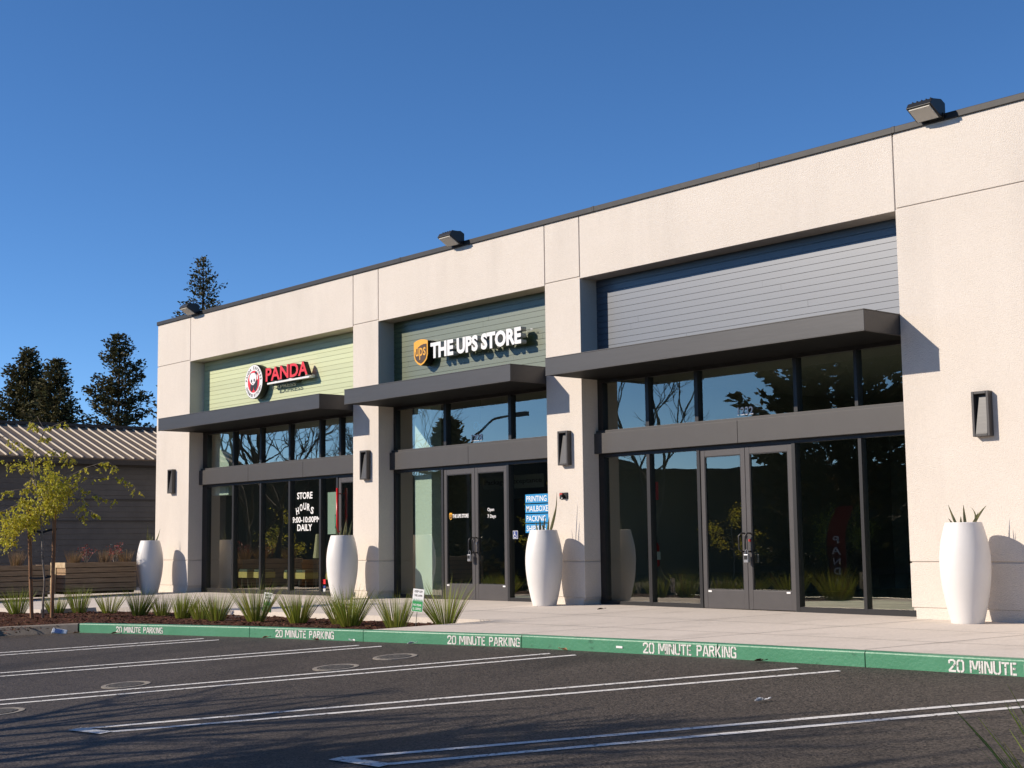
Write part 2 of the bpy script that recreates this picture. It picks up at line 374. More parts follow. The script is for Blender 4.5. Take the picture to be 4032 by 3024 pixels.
b = MB(); kerb_run(b, [(-8.0, -16), (-7.2, -12), (-5.75, -7.62), (-4.66, -6.735)], .15, 0, .15)
struct(b.build('grey_kerb', grey_concrete))
# parking stripes
LINES = [((-14, -4.2), None)]
def line_pts(a, bb, wd=.10):
    return a, bb
stripes = [((-2.75, -8.76), (-1.06, -6.41), 6), ((-2.36, -8.90), (-.60, -6.42), 6), ((-.01, -9.81), (2.36, -6.03), 4), ((.38, -9.97), (2.79, -5.98), 4),
           ((2.70, -10.86), (5.64, -5.66), 3), ((3.06, -11.0), (6.05, -5.64), 3), ((5.56, -11.25), (9.07, -5.53), 0), ((6.00, -11.17), (9.56, -5.52), 0), ((8.98, -10.75), (11.90, -6.30), 0), ((9.49, -10.70), (12.06, -6.59), 0)]
for i, (p, q, ext) in enumerate(stripes):
    b = MB(); p = Vector(p); q = Vector(q); d = (q-p).normalized()
    if i >= 8: q = q+d*(1.3 if i == 8 else 1.6)
    p = p-d*ext
    gline(b, seg(p, q, 16), .088, lotz, .004); struct(b.build('parking_stripe', white_paint))
for p, q in (((5.53, -11.29), (6.04, -11.22)), ((8.95, -10.79), (9.53, -10.75))):
    b = MB(); gline(b, seg(p, q, 2), .13, lotz, .008); struct(b.build('stripe_end', white_paint))

# ------------------------------------------------------------------ the shop building
X1L, X1R, X2L, X2R, X3L, X3R, X4L, XE = -15.336, -13.619, -6.591, -5.688, -.617, .282, 6.664, 24
ZR, ZG, ZB, ZBB = 6.695, 5.61, .7415, 5.581
shop = empty('shop_building', (-4, 0, 0), 'cream stucco shop row with dark canopies over three glazed bays', 'building'); shop.location = (0, 0, 0)
G = .011
wall = MB(); grv = wall
tops = [X1L, X1R, X2L, X2R, X3L, X3R, X4L, XE]
for i in range(7):
    x0 = tops[i]+(0 if i == 0 else G); x1 = tops[i+1]-(0 if i == 6 else G)
    z0 = ZG+G if i % 2 == 0 else ZBB
    wall.box(x0, x1, 0, .55, z0, ZR)
for x0, x1 in ((X1L, X1R), (X2L, X2R), (X3L, X3R), (X4L, XE)):
    wall.box(x0, x1, 0, .55, ZB+G, ZG-G); wall.box(x0, x1, 0, .55, .14, ZB-G)
    wall.box(x0+.055, x1-.055, .012, .54, -.25, .139)
    grv.box(x0+.016, x1-.016, .016, .53, .10, 6.6, 1)
for x in tops[1:-1]: grv.box(x-.03, x+.03, .017, .50, 5.60, 6.64, 1)
# building sides and back
wall.box(X1L, X1L+.2, .55, 15, -.25, ZR); wall.box(X1L+.2, XE, 14.8, 15, -.25, ZR); wall.box(XE-.2, XE, .55, 14.8, -.25, ZR)
wo = wall.build('wall', [stucco, stucco_smooth], shop, bevel=.006)
b = MB(); b.box(X1L+.2, XE-.2, .55, 14.8, 6.2, 6.3); b.build('roof', greytrim, shop)
b = MB(); xs = [X1L-.03, -10.2, -4.9, .666, 4.292, 6.70, 9.7, 15, XE+.03]
for i in range(len(xs)-1):
    b.box(xs[i]+.002, xs[i+1]-.002, -.03, .60, ZR-.02, ZR+.075)
    b.box(xs[i+1]-.03, xs[i+1]+.03, -.034, .604, ZR-.018, ZR+.08)
b.build('coping', coping_m, shop, bevel=.008)
bays = [(X1R, X2L, siding_pale, 'pale yellow green siding'), (X2R, X3L, siding_green, 'sage green siding'), (X3R, X4L, siding_blue, 'slate blue siding')]
rr = random.Random(11)
for x0, x1, sm, lab in bays:
    b = MB(); z = 4.0; pl = .1045
    while z < 5.60:
        cuts = [x0]+sorted(rr.uniform(x0+.5, x1-.5) for _ in range(rr.choice((0, 1, 1, 2))))+[x1]
        for c0, c1 in zip(cuts[:-1], cuts[1:]):
            t = rr.uniform(-.0012, .0012)
            b.box(c0+.0012, c1-.0012, .392+t, .42, z+.003, min(z+pl-.003, 5.6))
        z += pl
    b.box(x0, x1, .421, .45, 3.9, 5.6)
    s = b.build('siding', sm, shop); s['label'] = lab
    b = MB()
    b.box(x0+.002, x1-.002, -.829, .385, 3.845, 4.120, 0)      # canopy body
    b.box(x0-.001, x1+.001, -.834, -.80, 4.120, 4.1356, 0); b.box(x1-.03, x1+.002, -.80, .38, 4.120, 4.1356, 0)
    b.box(x0-.001, x1+.001, -.834, -.80, 3.8334, 3.845, 0); b.box(x1-.03, x1+.002, -.80, .38, 3.8334, 3.845, 0)
    c = b.build('canopy', canopy_m, shop, bevel=.003)
    b = MB(); n = 3
    for k in range(n):
        a0 = x0+.03+(x1-x0-.06)*k/n; a1 = x0+.03+(x1-x0-.06)*(k+1)/n; b.box(a0+.004, a1-.004, -.79, .37, 3.838, 3.8445)
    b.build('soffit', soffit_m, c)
# storefronts
def pane(x0, x1, z0, z1, par, y=.43):
    b = MB(); b.box(x0, x1, y, y+.008, z0, z1, 0, front=1); return b.build('pane', GLASS, par)
def storefront(x0, x1, lower, upper, doors):
    """lower/upper: mullion (a,b) lists between the end jambs; doors: list of (a,b) leaf spans"""
    b = MB(); yf, yb = .37, .50
    dgaps = doors
    d0 = min(d[0] for d in doors) if doors else 0; d1 = max(d[1] for d in doors) if doors else 0
    for a, c in lower: b.box(a, c, yf, yb, .0, 2.50)
    for a, c in upper: b.box(a, c, yf, yb, 2.965, 3.78)
    b.box(x0, x1, yf+.004, yb-.003, 2.501, 2.56); b.box(x0, x1, yf+.002, yb, 3.781, 3.9)
    # sills, split at the doors
    spans = [(x0, d0), (d1, x1)] if doors else [(x0, x1)]
    for a, c in spans:
        if c-a > .05: b.box(a, c, yf+.003, yb-.004, -.05, .075)
    b.box(x0, x1, yf+.05, yb, 2.56, 2.965)
    fr = b.build('storefront_frame', black_frame, shop)
    bb = MB(); L = x1-x0; nn = 2 if L < 6.5 else 3
    for k in range(nn): bb.box(x0+.002+L*k/nn+.0015, x0-.002+L*(k+1)/nn-.0015, .27, .415, 2.56, 2.905)
    bb.box(x0+.002, x1-.002, .32, .40, 2.906, 2.955)
    bb.build('fascia_band', bronze, shop, bevel=.003)
    lo = sorted(lower); up = sorted(upper)
    for (a, c), (a2, c2) in zip(lo[:-1], lo[1:]):
        if any(d[0] < (c+a2)/2 < d[1] for d in doors) : continue
        if doors and c >= d0-.03 and a2 <= d1+.03: continue
        pane(c, a2, .075, 2.50, fr)
    for (a, c), (a2, c2) in zip(up[:-1], up[1:]): pane(c, a2, 2.965, 3.78, fr)
    return fr
def handle(par, x, side, col=black_frame):
    b = MB(); y0, y1 = .385, .315
    b.tube([(x, y0, .89), (x, y1, .89), (x+.045*side, y1-.01, .93), (x+.045*side, y1-.01, 1.13), (x, y1, 1.17), (x, y0, 1.17)], .013, 8); return b.build('handle', col, par, smooth=True)
def door(x0, x1, hs, hx, pull=True, mt=None):
    mt = mt or door_m
    b = MB(); y0, y1 = .385, .435; st = .085
    b.box(x0, x0+st, y0, y1, .012, 2.498); b.box(x1-st, x1, y0, y1, .012, 2.498)
    b.box(x0+st, x1-st, y0+.002, y1-.002, .012, .300); b.box(x0+st, x1-st, y0+.002, y1-.002, 2.39, 2.498)
    d = b.build('door', mt, shop, bevel=.003)
    g = MB(); t = .014
    for q in ((x0+st, x0+st+t, .30, 2.39), (x1-st-t, x1-st, .30, 2.39), (x0+st+t, x1-st-t, .30, .30+t), (x0+st+t, x1-st-t, 2.39-t, 2.39)): g.box(q[0], q[1], .392, .43, q[2], q[3])
    g.build('glazing_bead', black_frame, d)
    pane(x0+st+.002, x1-st-.002, .302, 2.388, d, .41)
    if pull: handle(d, hx, hs)
    return d
def door_tag(d, x):
    b = MB(); b.box(x-.035, x+.035, .378, .385, .262, .288); b.build('push_tag', white_m, d)
f1 = storefront(X1R, X2L, [(X1R+.01, -13.38), (-12.175, -12.10), (-10.925, -10.855), (-9.68, -9.61), (-8.43, -8.36), (-7.77, -7.70), (-6.68, X2L-.005)],
                [(X1R+.01, -13.38), (-12.175, -12.10), (-10.925, -10.855), (-9.68, -9.61), (-8.43, -8.36), (-7.66, -7.585), (-6.68, X2L-.005)], [(-7.69, -6.69)])
f2 = storefront(X2R, X3L, [(X2R+.005, -5.61), (-4.12, -4.055), (-2.16, -2.10), (-.70, X3L-.005)], [(X2R+.005, -5.61), (-4.03, -3.95), (-2.09, -2.01), (-.70, X3L-.005)], [(-4.05, -3.11), (-3.10, -2.165)])
f3 = storefront(X3R, X4L, [(X3R+.005, .41), (1.415, 1.488), (2.525, 2.588), (4.425, 4.49), (5.625, 5.68), (6.58, X4L-.005)], [(X3R+.005, .41), (1.42, 1.495), (2.51, 2.587), (4.50, 4.567), (5.60, 5.655), (6.58, X4L-.005)], [(2.592, 3.503), (3.511, 4.421)])
d1 = door(-7.69, -6.69, 1, -7.65, pull=False)
b = MB(); b.tube([(-7.62, .385, 1.35), (-7.62, .31, 1.35)], .012, 8); b.tube([(-7.62, .385, 2.15), (-7.62, .31, 2.15)], .012, 8); b.tube([(-7.62, .30, .95), (-7.62, .30, 2.27)], .026, 10)
b.build('handle', deepred_m, d1, smooth=True)
d2 = door(-4.05, -3.11, -1, -3.155); d3 = door(-3.10, -2.165, -1, -3.045); door_tag(d2, -3.93); door_tag(d3, -2.27)
d4 = door(2.592, 3.503, -1, 3.455); d5 = door(3.511, 4.421, -1, 3.575); door_tag(d4, 2.73); door_tag(d5, 4.28)
# lock cylinders
for d, x, mt in ((d3, -3.05, chrome_m), (d5, 3.565, alarm_m)):
    b = MB(); b.tube([(x, .386, 1.06), (x, .372, 1.06)], .022, 12); b.build('lock_cylinder', mt, d)
# interior shell
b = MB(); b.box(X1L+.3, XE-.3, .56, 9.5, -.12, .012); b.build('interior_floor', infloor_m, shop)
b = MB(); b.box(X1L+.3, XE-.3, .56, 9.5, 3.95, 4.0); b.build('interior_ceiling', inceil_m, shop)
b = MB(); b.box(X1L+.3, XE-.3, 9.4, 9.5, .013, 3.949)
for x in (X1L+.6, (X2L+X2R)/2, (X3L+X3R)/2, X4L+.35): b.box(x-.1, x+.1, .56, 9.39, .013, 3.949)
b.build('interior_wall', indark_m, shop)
b = MB(); b.box(-5.28, -4.72, .60, .85, .013, 3.9); b.build('interior_wall_end', drywall_m, shop)
b = MB(); b.box(-13.55, -12.75, .60, .85, 2.3, 3.9); b.build('interior_bulkhead', drywall_m, shop)
b = MB(); b.box(-11.6, -7.2, 4.6, 4.8, .013, 3.0); b.build('interior_partition', maroon_m, shop)
b = MB(); b.box(-5.3, -1.2, 3.2, 3.4, .013, 2.0); b.build('interior_partition', mat('counter_front', (.045, .032, .02), .6, .3), shop)

# ------------------------------------------------------------------ text
def text_mesh(body, h, width=None, depth=.0, bold=0.0, align='CENTER'):
    cv = bpy.data.curves.new('lettering', 'FONT'); cv.body = body; cv.size = 1; cv.extrude = 0.5 if depth else 0; cv.offset = bold; cv.align_x = align; cv.resolution_u = 3
    o = bpy.data.objects.new('tmp_text', cv); COL.objects.link(o)
    dg = bpy.context.evaluated_depsgraph_get(); me = bpy.data.meshes.new_from_object(o.evaluated_get(dg)); bpy.data.objects.remove(o)
    xs = [v.co.x for v in me.vertices]; ys = [v.co.y for v in me.vertices]
    sy = h/.727 if not width else h/(max(ys)-min(ys)) 
    sx = sy if not width else width/(max(xs)-min(xs))
    ox = (max(xs)+min(xs))/2 if align == 'CENTER' else min(xs); oy = min(ys) if width else 0
    for v in me.vertices:
        x, y, z = v.co; v.co = ((x-ox)*sx, -z*depth, (y-oy)*sy)
    me.update(); bpy.data.curves.remove(cv)
    return me
def text(name, body, pos, h, mats, parent=None, width=None, depth=0, bold=.0, rz=0, tilt=0, align='CENTER'):
    me = text_mesh(body, h, width, depth, bold, align)
    if not isinstance(mats, list): mats = [mats]
    me.materials.clear()
    for m in mats: me.materials.append(m)
    if len(mats) > 1:
        for p in me.polygons: p.material_index = 0 if abs(p.normal.y) > .9 else 1
    o = bpy.data.objects.new(name, me); COL.objects.link(o); o.location = pos; o.rotation_euler = (0, tilt, rz)
    if parent is not None: o.parent = parent
    return o
def word_letters(word, x0, x1, y, z0, h, mats, parent, depth, bold=0):
    """each letter its own part, laid out from the whole word's advances"""
    def ext(s):
        me = text_mesh(s, 1.0, None, 0, bold, 'LEFT'); xs = [v.co.x for v in me.vertices]; bpy.data.meshes.remove(me); return max(xs)-min(xs)
    full = ext(word); sx = (x1-x0)/full
    for i, ch in enumerate(word):
        if ch == ' ': continue
        wch = ext(ch); right = ext(word[:i+1]); left = right-wch
        text('letter', ch, (x0+left*sx+wch*sx/2, y, z0), h, mats, parent, width=wch*sx, depth=depth, bold=bold)

# ------------------------------------------------------------------ the two shop signs
sg = empty('shop_sign', (-9.9, .2, 4.8), 'round panda emblem sign with red channel letters on pale green siding', 'shop sign')
def ring(cx, cz, rx, rz, n=48, a0=0): return [(cx+rx*math.cos(2*math.pi*k/n), cz+rz*math.sin(2*math.pi*k/n)) for k in range(n)]
def child_at(o): o.matrix_parent_inverse = Matrix.Translation(-o.parent.location); return o
bpy.context.view_layer.update()
CX, CZ = -10.905, 4.842
b = MB(); b.prism(ring(CX, CZ, .398, .398), .19, .36, 0); child_at(b.build('disc_case', black_m, sg))
b = MB(); b.prism(ring(CX, CZ, .388, .388), .184, .195, 0); child_at(b.build('disc_face', white_m, sg))
b = MB(); b.prism(ring(CX, CZ, .255, .255), .180, .1845, 0); child_at(b.build('emblem_field', red_m, sg))
b = MB()
b.prism([(CX-.135, CZ-.06), (CX-.15, CZ-.16), (CX-.09, CZ-.235), (CX-.02, CZ-.19), (CX, CZ-.10), (CX+.02, CZ-.19), (CX+.09, CZ-.235), (CX+.17, CZ-.13), (CX+.185, CZ+.02), (CX+.12, CZ+.02), (CX, CZ-.02)], .177, .181)
b.prism(ring(CX-.125, CZ+.165, .045, .045, 16), .177, .181); b.prism(ring(CX+.105, CZ+.185, .048, .048, 16), .177, .181)
child_at(b.build('emblem_body', black_m, sg))
b = MB(); b.prism([(CX+x*.16-.02, CZ+.06+z*.14) for x, z in [(-.25, -.95), (.15, -1.0), (.6, -.65), (.95, -.1), (.98, .35), (.75, .8), (.3, 1.02), (-.3, 1.02), (-.75, .8), (-.98, .35), (-.95, -.1), (-.7, -.55)]], .173, .178)
b.prism([(CX+.17, CZ+.03), (CX+.21, CZ+.05), (CX+.20, CZ+.12), (CX+.165, CZ+.16), (CX+.15, CZ+.15)], .173, .1775)
child_at(b.build('emblem_head', white_m, sg))
b = MB(); b.prism(ring(CX-.075, CZ+.02, .026, .038, 14), .170, .174); b.prism(ring(CX+.045, CZ+.03, .026, .038, 14), .170, .174); b.prism(ring(CX-.02, CZ-.045, .02, .01, 10), .170, .174)
child_at(b.build('emblem_eyes', black_m, sg))
def arc_text(s, a0, a1, rad, h, top=True):
    for i, ch in enumerate(s):
        if ch == ' ': continue
        a = R(a0+(a1-a0)*i/(len(s)-1)); px = CX+rad*math.cos(a); pz = CZ+rad*math.sin(a)
        tilt = -(a-math.pi/2) if top else -(a+math.pi/2)
        off = -h/2
        o = text('small_letter', ch, (px+math.sin(tilt)*off, .181, pz+math.cos(tilt)*off), h, decal_grey, sg, depth=.002, bold=.012, tilt=tilt); child_at(o)
arc_text('PANDA EXPRESS', 172, 8, .322, .070, True); arc_text('CHINESE KITCHEN', 205, 335, .322, .066, False)
red2 = [red_m, black_m]
n0 = len(bpy.data.objects)
def letters_child(word, *a, **k):
    before = set(o.name for o in bpy.data.objects); word_letters(word, *a, **k)
    for o in bpy.data.objects:
        if o.name not in before: child_at(o)
letters_child('PANDA', -10.31, -8.555, .205, 4.782, .305, red2, sg, .12, .024)
b = MB(); b.box(-10.31, -8.55, .185, .27, 4.716, 4.758); b.box(-10.25, -8.6, .28, .37, 4.73, 4.80); child_at(b.build('raceway_bar', white_m, sg, bevel=.004))
letters_child('EXPRESS', -10.18, -9.20, .262, 4.60, .088, [letter_grey, letter_grey], sg, .015, .004)
b = MB(); b.box(-10.20, -9.18, .27, .39, 4.69, 4.715); child_at(b.build('hanger', letter_grey, sg))

sg2 = empty('shop_sign', (-2.9, .2, 4.8), 'gold and brown shield sign with white channel letters on sage siding', 'shop sign')
bpy.context.view_layer.update()
CX, CZ = -4.502, 4.828
shape = [(0, -.262), (.10, -.225), (.19, -.15), (.226, -.05), (.226, .215), (.17, .236), (.10, .252), (0, .262)]
shp = shape+[(-x, z) for x, z in reversed(shape[1:-1])]
def sh(s, dz=0): return [(CX+x*s, CZ+dz+z*s) for x, z in shp]
b = MB(); b.prism(sh(1.0), .19, .37); child_at(b.build('shield_case', black_m, sg2))
b = MB(); b.prism(sh(1.0), .182, .191); child_at(b.build('shield_face', gold_m, sg2))
b = MB(); low = [(0, -.222), (.085, -.19), (.16, -.13), (.190, -.045), (.190, .15)]; arc = [(.190-.38*t, .15+.0*t-.105*t*t) for t in [k/8 for k in range(1, 9)]]
arc = [(.190, .155), (.10, .160), (0, .140), (-.08, .108), (-.14, .065), (-.190, .012)]
b.prism([(CX+x, CZ+z) for x, z in low[:-1]+arc+[(-.190, -.045), (-.16, -.13), (-.085, -.19)]], .177, .1835); child_at(b.build('shield_panel', brown_m, sg2))
child_at(text('shield_letters', 'ups', (CX, .178, CZ-.145), .24, gold_m, sg2, width=.33, depth=.006, bold=.006))
wl = mat('letter_side', (.50, .50, .48), .4, .5)
letters_child('THE UPS STORE', -4.13, -1.435, .205, 4.662, .305, [white_m, wl], sg2, .13, .045)
child_at(text('small_letter', 'TM', (-1.33, .30, 4.90), .035, white_m, sg2, depth=.004))

# ------------------------------------------------------------------ wall lights, floodlights, alarm
def sconce():
    r = empty('wall_light', (0, 0, 0), 'x', 'wall light', 'tall dark wall lights on the stucco piers')
    b = MB(); W_, H_, D = .125, .295, .10; t = .038
    b.box(-W_, -W_+t, -D, 0, -H_, H_); b.box(W_-t, W_, -D, 0, -H_, H_); b.box(-W_+t, W_-t, -D, 0, H_-t, H_); b.box(-W_+t, W_-t, -D, 0, -H_, -H_+t); b.box(-W_+t, W_-t, -.02, 0, -H_+t, H_-t)
    b.build('housing', bronze, r, bevel=.006)
    b = MB(); x0, x1 = -W_+t, W_-t; zt, zb = H_-t, -H_+t
    b.hexa([(x0+.005, -.092, zb), (x1-.005, -.092, zb), (x1-.005, -.03, zb), (x0+.005, -.03, zb), (x0+.04, -.035, zt-.03), (x1-.03, -.035, zt-.03), (x1-.03, -.021, zt-.03), (x0+.04, -.021, zt-.03)])
    b.build('baffle', canopy_m, r)
    return r
s0 = sconce()
for i, (x, z, lab) in enumerate(((-14.41, 2.675, 'tall dark wall light on the end pier beside the low grey building'), (-6.09, 2.675, 'tall dark wall light on the pier between the pale green and sage green bays'),
                            (-.12, 2.675, 'tall dark wall light above the fire alarm on the pier'), (7.885, 2.66, 'tall dark wall light on the wide blank wall above the nearest white pot'))):
    o = s0 if i == 0 else copy_tree(s0)
    o.location = (x, -.001, z); o['label'] = lab
def flood():
    r = empty('floodlight', (0, 0, 0), 'x', 'floodlight', 'black floodlights along the roof edge')
    b = MB(); w_ = .19
    prof = [(-.34, .05), (-.08, -.10), (.02, -.03), (.02, .11), (-.07, .155), (-.29, .125)]
    n = len(prof)
    for s in (-1, 1): b.v += [(s*w_, y, z) for y, z in prof]
    b.face(tuple(range(n))); b.face(tuple(reversed(range(n, 2*n))))
    for k in range(n): b.face((k, n+k, n+(k+1) % n, (k+1) % n))
    for k in range(5): b.box(-w_+.03+k*.07, -w_+.045+k*.07, -.24, -.10, .12, .160)
    b.build('housing', black_m, r, bevel=.006)
    b = MB(); lp0, lp1 = (-.315, .030), (-.105, -.092); ny, nz = -.50*.012, -.866*.012
    b.hexa([(-w_+.03, lp0[0]+ny, lp0[1]+nz), (w_-.03, lp0[0]+ny, lp0[1]+nz), (w_-.03, lp1[0]+ny, lp1[1]+nz), (-w_+.03, lp1[0]+ny, lp1[1]+nz), (-w_+.03, lp0[0]-ny, lp0[1]-nz), (w_-.03, lp0[0]-ny, lp0[1]-nz), (w_-.03, lp1[0]-ny, lp1[1]-nz), (-w_+.03, lp1[0]-ny, lp1[1]-nz)]); b.build('lens', lens_m, r)
    b = MB(); b.box(-.02, .20, -.055, .18, -.10, -.031); b.build('bracket', black_m, r)
    return r
fl = flood()
for i, (x, lab) in enumerate(((-13.36, 'black floodlight on the roof edge in front of the conifer'), (-3.06, 'black floodlight on the roof edge over the sage green bay'), (7.33, 'black floodlight on the roof edge over the wide blank wall'))):
    o = fl if i == 0 else copy_tree(fl)
    o.location = (x, -.02, 6.80); o['label'] = lab
al = empty('fire_alarm', (-.20, -.001, 1.86), 'small black and red fire alarm strobe on the pier below a wall light', 'fire alarm')
b = MB(); b.box(-.095, .095, -.022, 0, -.055, .055); b.build('plate', black_m, al, bevel=.004)
b = MB(); b.box(-.07, .0, -.05, -.022, -.01, .045); b.build('strobe', alarm_m, al, bevel=.005)
b = MB(); b.box(-.02, .03, -.085, -.022, -.035, .02); b.build('horn', black_m, al, bevel=.006)
b = MB(); b.box(-.075, -.05, -.024, -.022, .0, .04); b.box(-.05, -.02, -.024, -.022, -.045, -.02); b.build('lettering_plate', white_m, al)

# ------------------------------------------------------------------ things on and behind the glass
YG = .425
def flat(b, x0, x1, z0, z1, y, t=.002): b.box(x0, x1, y-t, y, z0, z1)
# store hours
hrs = empty('store_hours_decal', (-9.10, YG, 1.8), 'white lettered store hours on the restaurant glass', 'decal'); bpy.context.view_layer.update()
def ch(o): return child_at(o)
ch(text('lettering', 'STORE', (-9.09, YG, 2.085), .15, white_m, hrs, width=.62, depth=.002, bold=.022))
for i, c in enumerate('HOURS'):
    t = i/4-.5; ch(text('lettering', c, (-9.085+t*.56, YG, 1.845-.38*t*t), .155, white_m, hrs, width=.115, depth=.002, bold=.024, tilt=t*.45))
ch(text('lettering', '9:00-10:00PM', (-9.03, YG, 1.565), .13, white_m, hrs, width=1.13, depth=.002, bold=.02))
ch(text('lettering', 'DAILY', (-9.09, YG, 1.385), .145, white_m, hrs, width=.60, depth=.002, bold=.022))
# door notices
nb = empty('notice', (-8.0, .45, 1.75), 'pale green notice sheet inside the glass beside the red handle', 'notice'); bpy.context.view_layer.update()
b = MB(); b.box(-8.215, -7.79, .452, .456, 1.30, 2.20); ch(b.build('sheet', paper_m, nb))
b = MB(); b.box(-7.93, -7.775, .444, .448, 1.42, 1.72); ch(b.build('card', teal_m, nb))
b = MB(); b.box(-7.915, -7.79, .440, .443, 1.45, 1.68); ch(b.build('card_text', mat('card_green', (.15, .45, .33), .6, .3), nb))
for z0, z1, m_, lab in ((.235, .335, red_m, 'red square sticker low on the restaurant glass by the pot'), (.15, .20, navy_m, 'dark blue card sticker low on the restaurant glass by the pot'), (.05, .14, white_m, 'white square sticker lowest on the restaurant glass by the pot')):
    b = MB(); b.box(-8.425 if m_ is not navy_m else -8.40, -8.25, .418, .425, z0, z1); o = b.build('sticker', m_); tag(o, lab, 'sticker', 'stickers low on the restaurant glass')
# services poster
ps = empty('services_poster', (-1.4, YG, 1.6), 'four blue service panels with white words on the glass by the pier', 'poster'); bpy.context.view_layer.update()
for i, wd in enumerate(('PRINTING', 'MAILBOXES', 'PACKING', 'SHIPPING')):
    z1 = 1.935-i*.178; b = MB(); b.box(-1.70, -.86, YG-.003, YG, z1-.158, z1); p = ch(b.build('panel', blue_m, ps))
    t = text('lettering', wd, (-1.67, YG-.003, z1-.130), .105, white_m, p, depth=.0015, bold=.008, align='LEFT'); t.scale = (.86, 1, 1)
wh = empty('access_sign', (-1.985, YG, 1.21), 'small blue wheelchair access sticker on the glass beside the parcel shop doors', 'sticker'); bpy.context.view_layer.update()
b = MB(); b.box(-2.055, -1.92, YG-.003, YG, 1.14, 1.285); ch(b.build('backing', white_m, wh))
b = MB(); b.box(-2.048, -1.927, YG-.005, YG-.003, 1.147, 1.278); ch(b.build('field', navy_m, wh))
b = MB(); b.tube([(-2.0, YG-.006, 1.262), (-2.0, YG-.008, 1.262)], .009, 10); b.prism([(-2.007, 1.205), (-1.992, 1.205), (-1.992, 1.25), (-2.007, 1.25)], YG-.007, YG-.005)
pts = [(-1.995+.034*math.cos(a), YG-.006, 1.192+.034*math.sin(a)) for a in [R(110+k*22) for k in range(11)]]; b.tube(pts, .006, 5)
b.tube([(-1.998, YG-.006, 1.207), (-1.965, YG-.006, 1.207), (-1.952, YG-.006, 1.165)], .006, 5); ch(b.build('wheelchair_symbol', white_m, wh))
dd = empty('door_decal', (-3.6, .405, 1.59), 'small shield and white shop name on the parcel shop glass door', 'decal'); bpy.context.view_layer.update()
b = MB(); b.prism([(-3.865+x*.19, 1.588+z*.26) for x, z in shp], .402, .405); ch(b.build('shield', gold_m, dd))
b = MB(); b.prism([(-3.865+x*.15, 1.580+z*.17) for x, z in shp], .400, .402); ch(b.build('shield_panel', brown_m, dd))
ch(text('lettering', 'ups', (-3.865, .399, 1.562), .05, gold_m, dd, width=.055, depth=.001))
ch(text('lettering', 'THE UPS STORE', (-3.565, .402, 1.555), .072, white_m, dd, width=.49, depth=.0015, bold=.025))
dd = empty('door_decal', (-2.63, .405, 1.6), 'white words Open 7 Days on the parcel shop glass door', 'decal'); bpy.context.view_layer.update()
ch(text('lettering', 'Open', (-2.66, .404, 1.64), .082, white_m, dd, width=.19, depth=.0015, bold=.012)); ch(text('lettering', '7 Days', (-2.635, .404, 1.515), .082, white_m, dd, width=.24, depth=.0015, bold=.012))
o = text('house_number', '1232', (3.517, .422, 2.998), .125, number_m, width=.31, depth=.003, bold=.02); tag(o, 'white street number 1232 on the glass over the vacant shop doors', 'house number', 'street numbers above the doors')
o = text('house_number', '1228', (-3.07, .422, 2.998), .125, number_m, width=.33, depth=.003, bold=.02); tag(o, 'white street number 1228 on the glass over the parcel shop doors', 'house number', 'street numbers above the doors')
op = empty('open_sign', (-3.0, .6, 3.25), 'pale blue Open sign hung inside the parcel shop transom', 'sign'); bpy.context.view_layer.update()
ch(text('lettering', 'Open', (-3.17, .62, 3.195), .20, openblue_m, op, width=.48, depth=.012, bold=.01))
b = MB(); b.box(-3.20, -3.195, .62, .625, 3.35, 3.94); ch(b.build('cord', black_m, op))
o = text('inside_notice', 'Package Acceptance', (-4.35, 2.4, 2.24), .13, mat('dim_letter', (.05, .04, .03), .8, .2), width=1.8, depth=.004, bold=.01); 
b = MB(); b.box(-5.3, -3.4, 2.405, 2.425, 2.17, 2.44); bb = b.build('board', mat('dim_board', (.20, .19, .16), .8, .2), o); bb.matrix_parent_inverse = Matrix.Translation(-o.location)
tag(o, 'dim package acceptance board hanging inside the parcel shop', 'notice')
# interior furniture (restaurant)
seat_x = [-12.6, -11.9, -10.55, -10.05, -8.95]
posn = ['first from the end pier', 'second from the end pier', 'below the slim lamp', 'right of the slim lamp', 'nearest the store hours']
for i, x in enumerate(seat_x):
    r = empty('bench_seat', (x, 1.1, .012), 'wooden block seat with dark cushion inside the restaurant, '+posn[i], 'seat', 'block seats behind the restaurant glass')
    b = MB(); b.box(-.20, .20, -.18, .18, .30, .44); b.build('seat', seat_m, r, bevel=.005)
    b = MB(); b.box(-.19, .19, -.17, .17, .441, .50); b.build('cushion', dgreen_m, r, bevel=.01)
    for sx in (-.14, .14):
        b = MB(); b.box(sx-.02, sx+.02, -.12, .12, 0, .299); b.build('leg', iron_dark, r)
for i, (x, lab) in enumerate(((-10.35, 'slim tapered cream lamp inside the restaurant by the middle seats'), (-8.85, 'slim tapered cream lamp inside the restaurant near the store hours'))):
    r = empty('table_lamp', (x, 1.6, .012), lab, 'lamp', 'tapered lamps behind the restaurant glass')
    b = MB(); b.lathe([(.05, .75), (.12, .76), (.06, 1.30), (.05, 1.31)], 12); b.build('lamp_shade', mat('lamp_cream', (.55, .45, .28), .7, .3), r)
    b = MB(); b.lathe([(.14, 0), (.14, .03), (.015, .04), (.015, .75)], 10); b.build('stand', iron_dark, r)
for i, (x, y) in enumerate(((-12.6, 2.6), (-11.0, 2.6), (-9.3, 2.6), (-7.7, 2.6))):
    b = MB(); b.box(x-.5, x+.5, y-.08, y+.08, 2.98, 3.03); o = b.build('ceiling_light', tubelight_m); tag(o, 'white strip light inside the restaurant ceiling, number %s from the end pier' % ('first', 'second', 'third', 'fourth')[i], 'ceiling light', 'strip lights inside the restaurant')
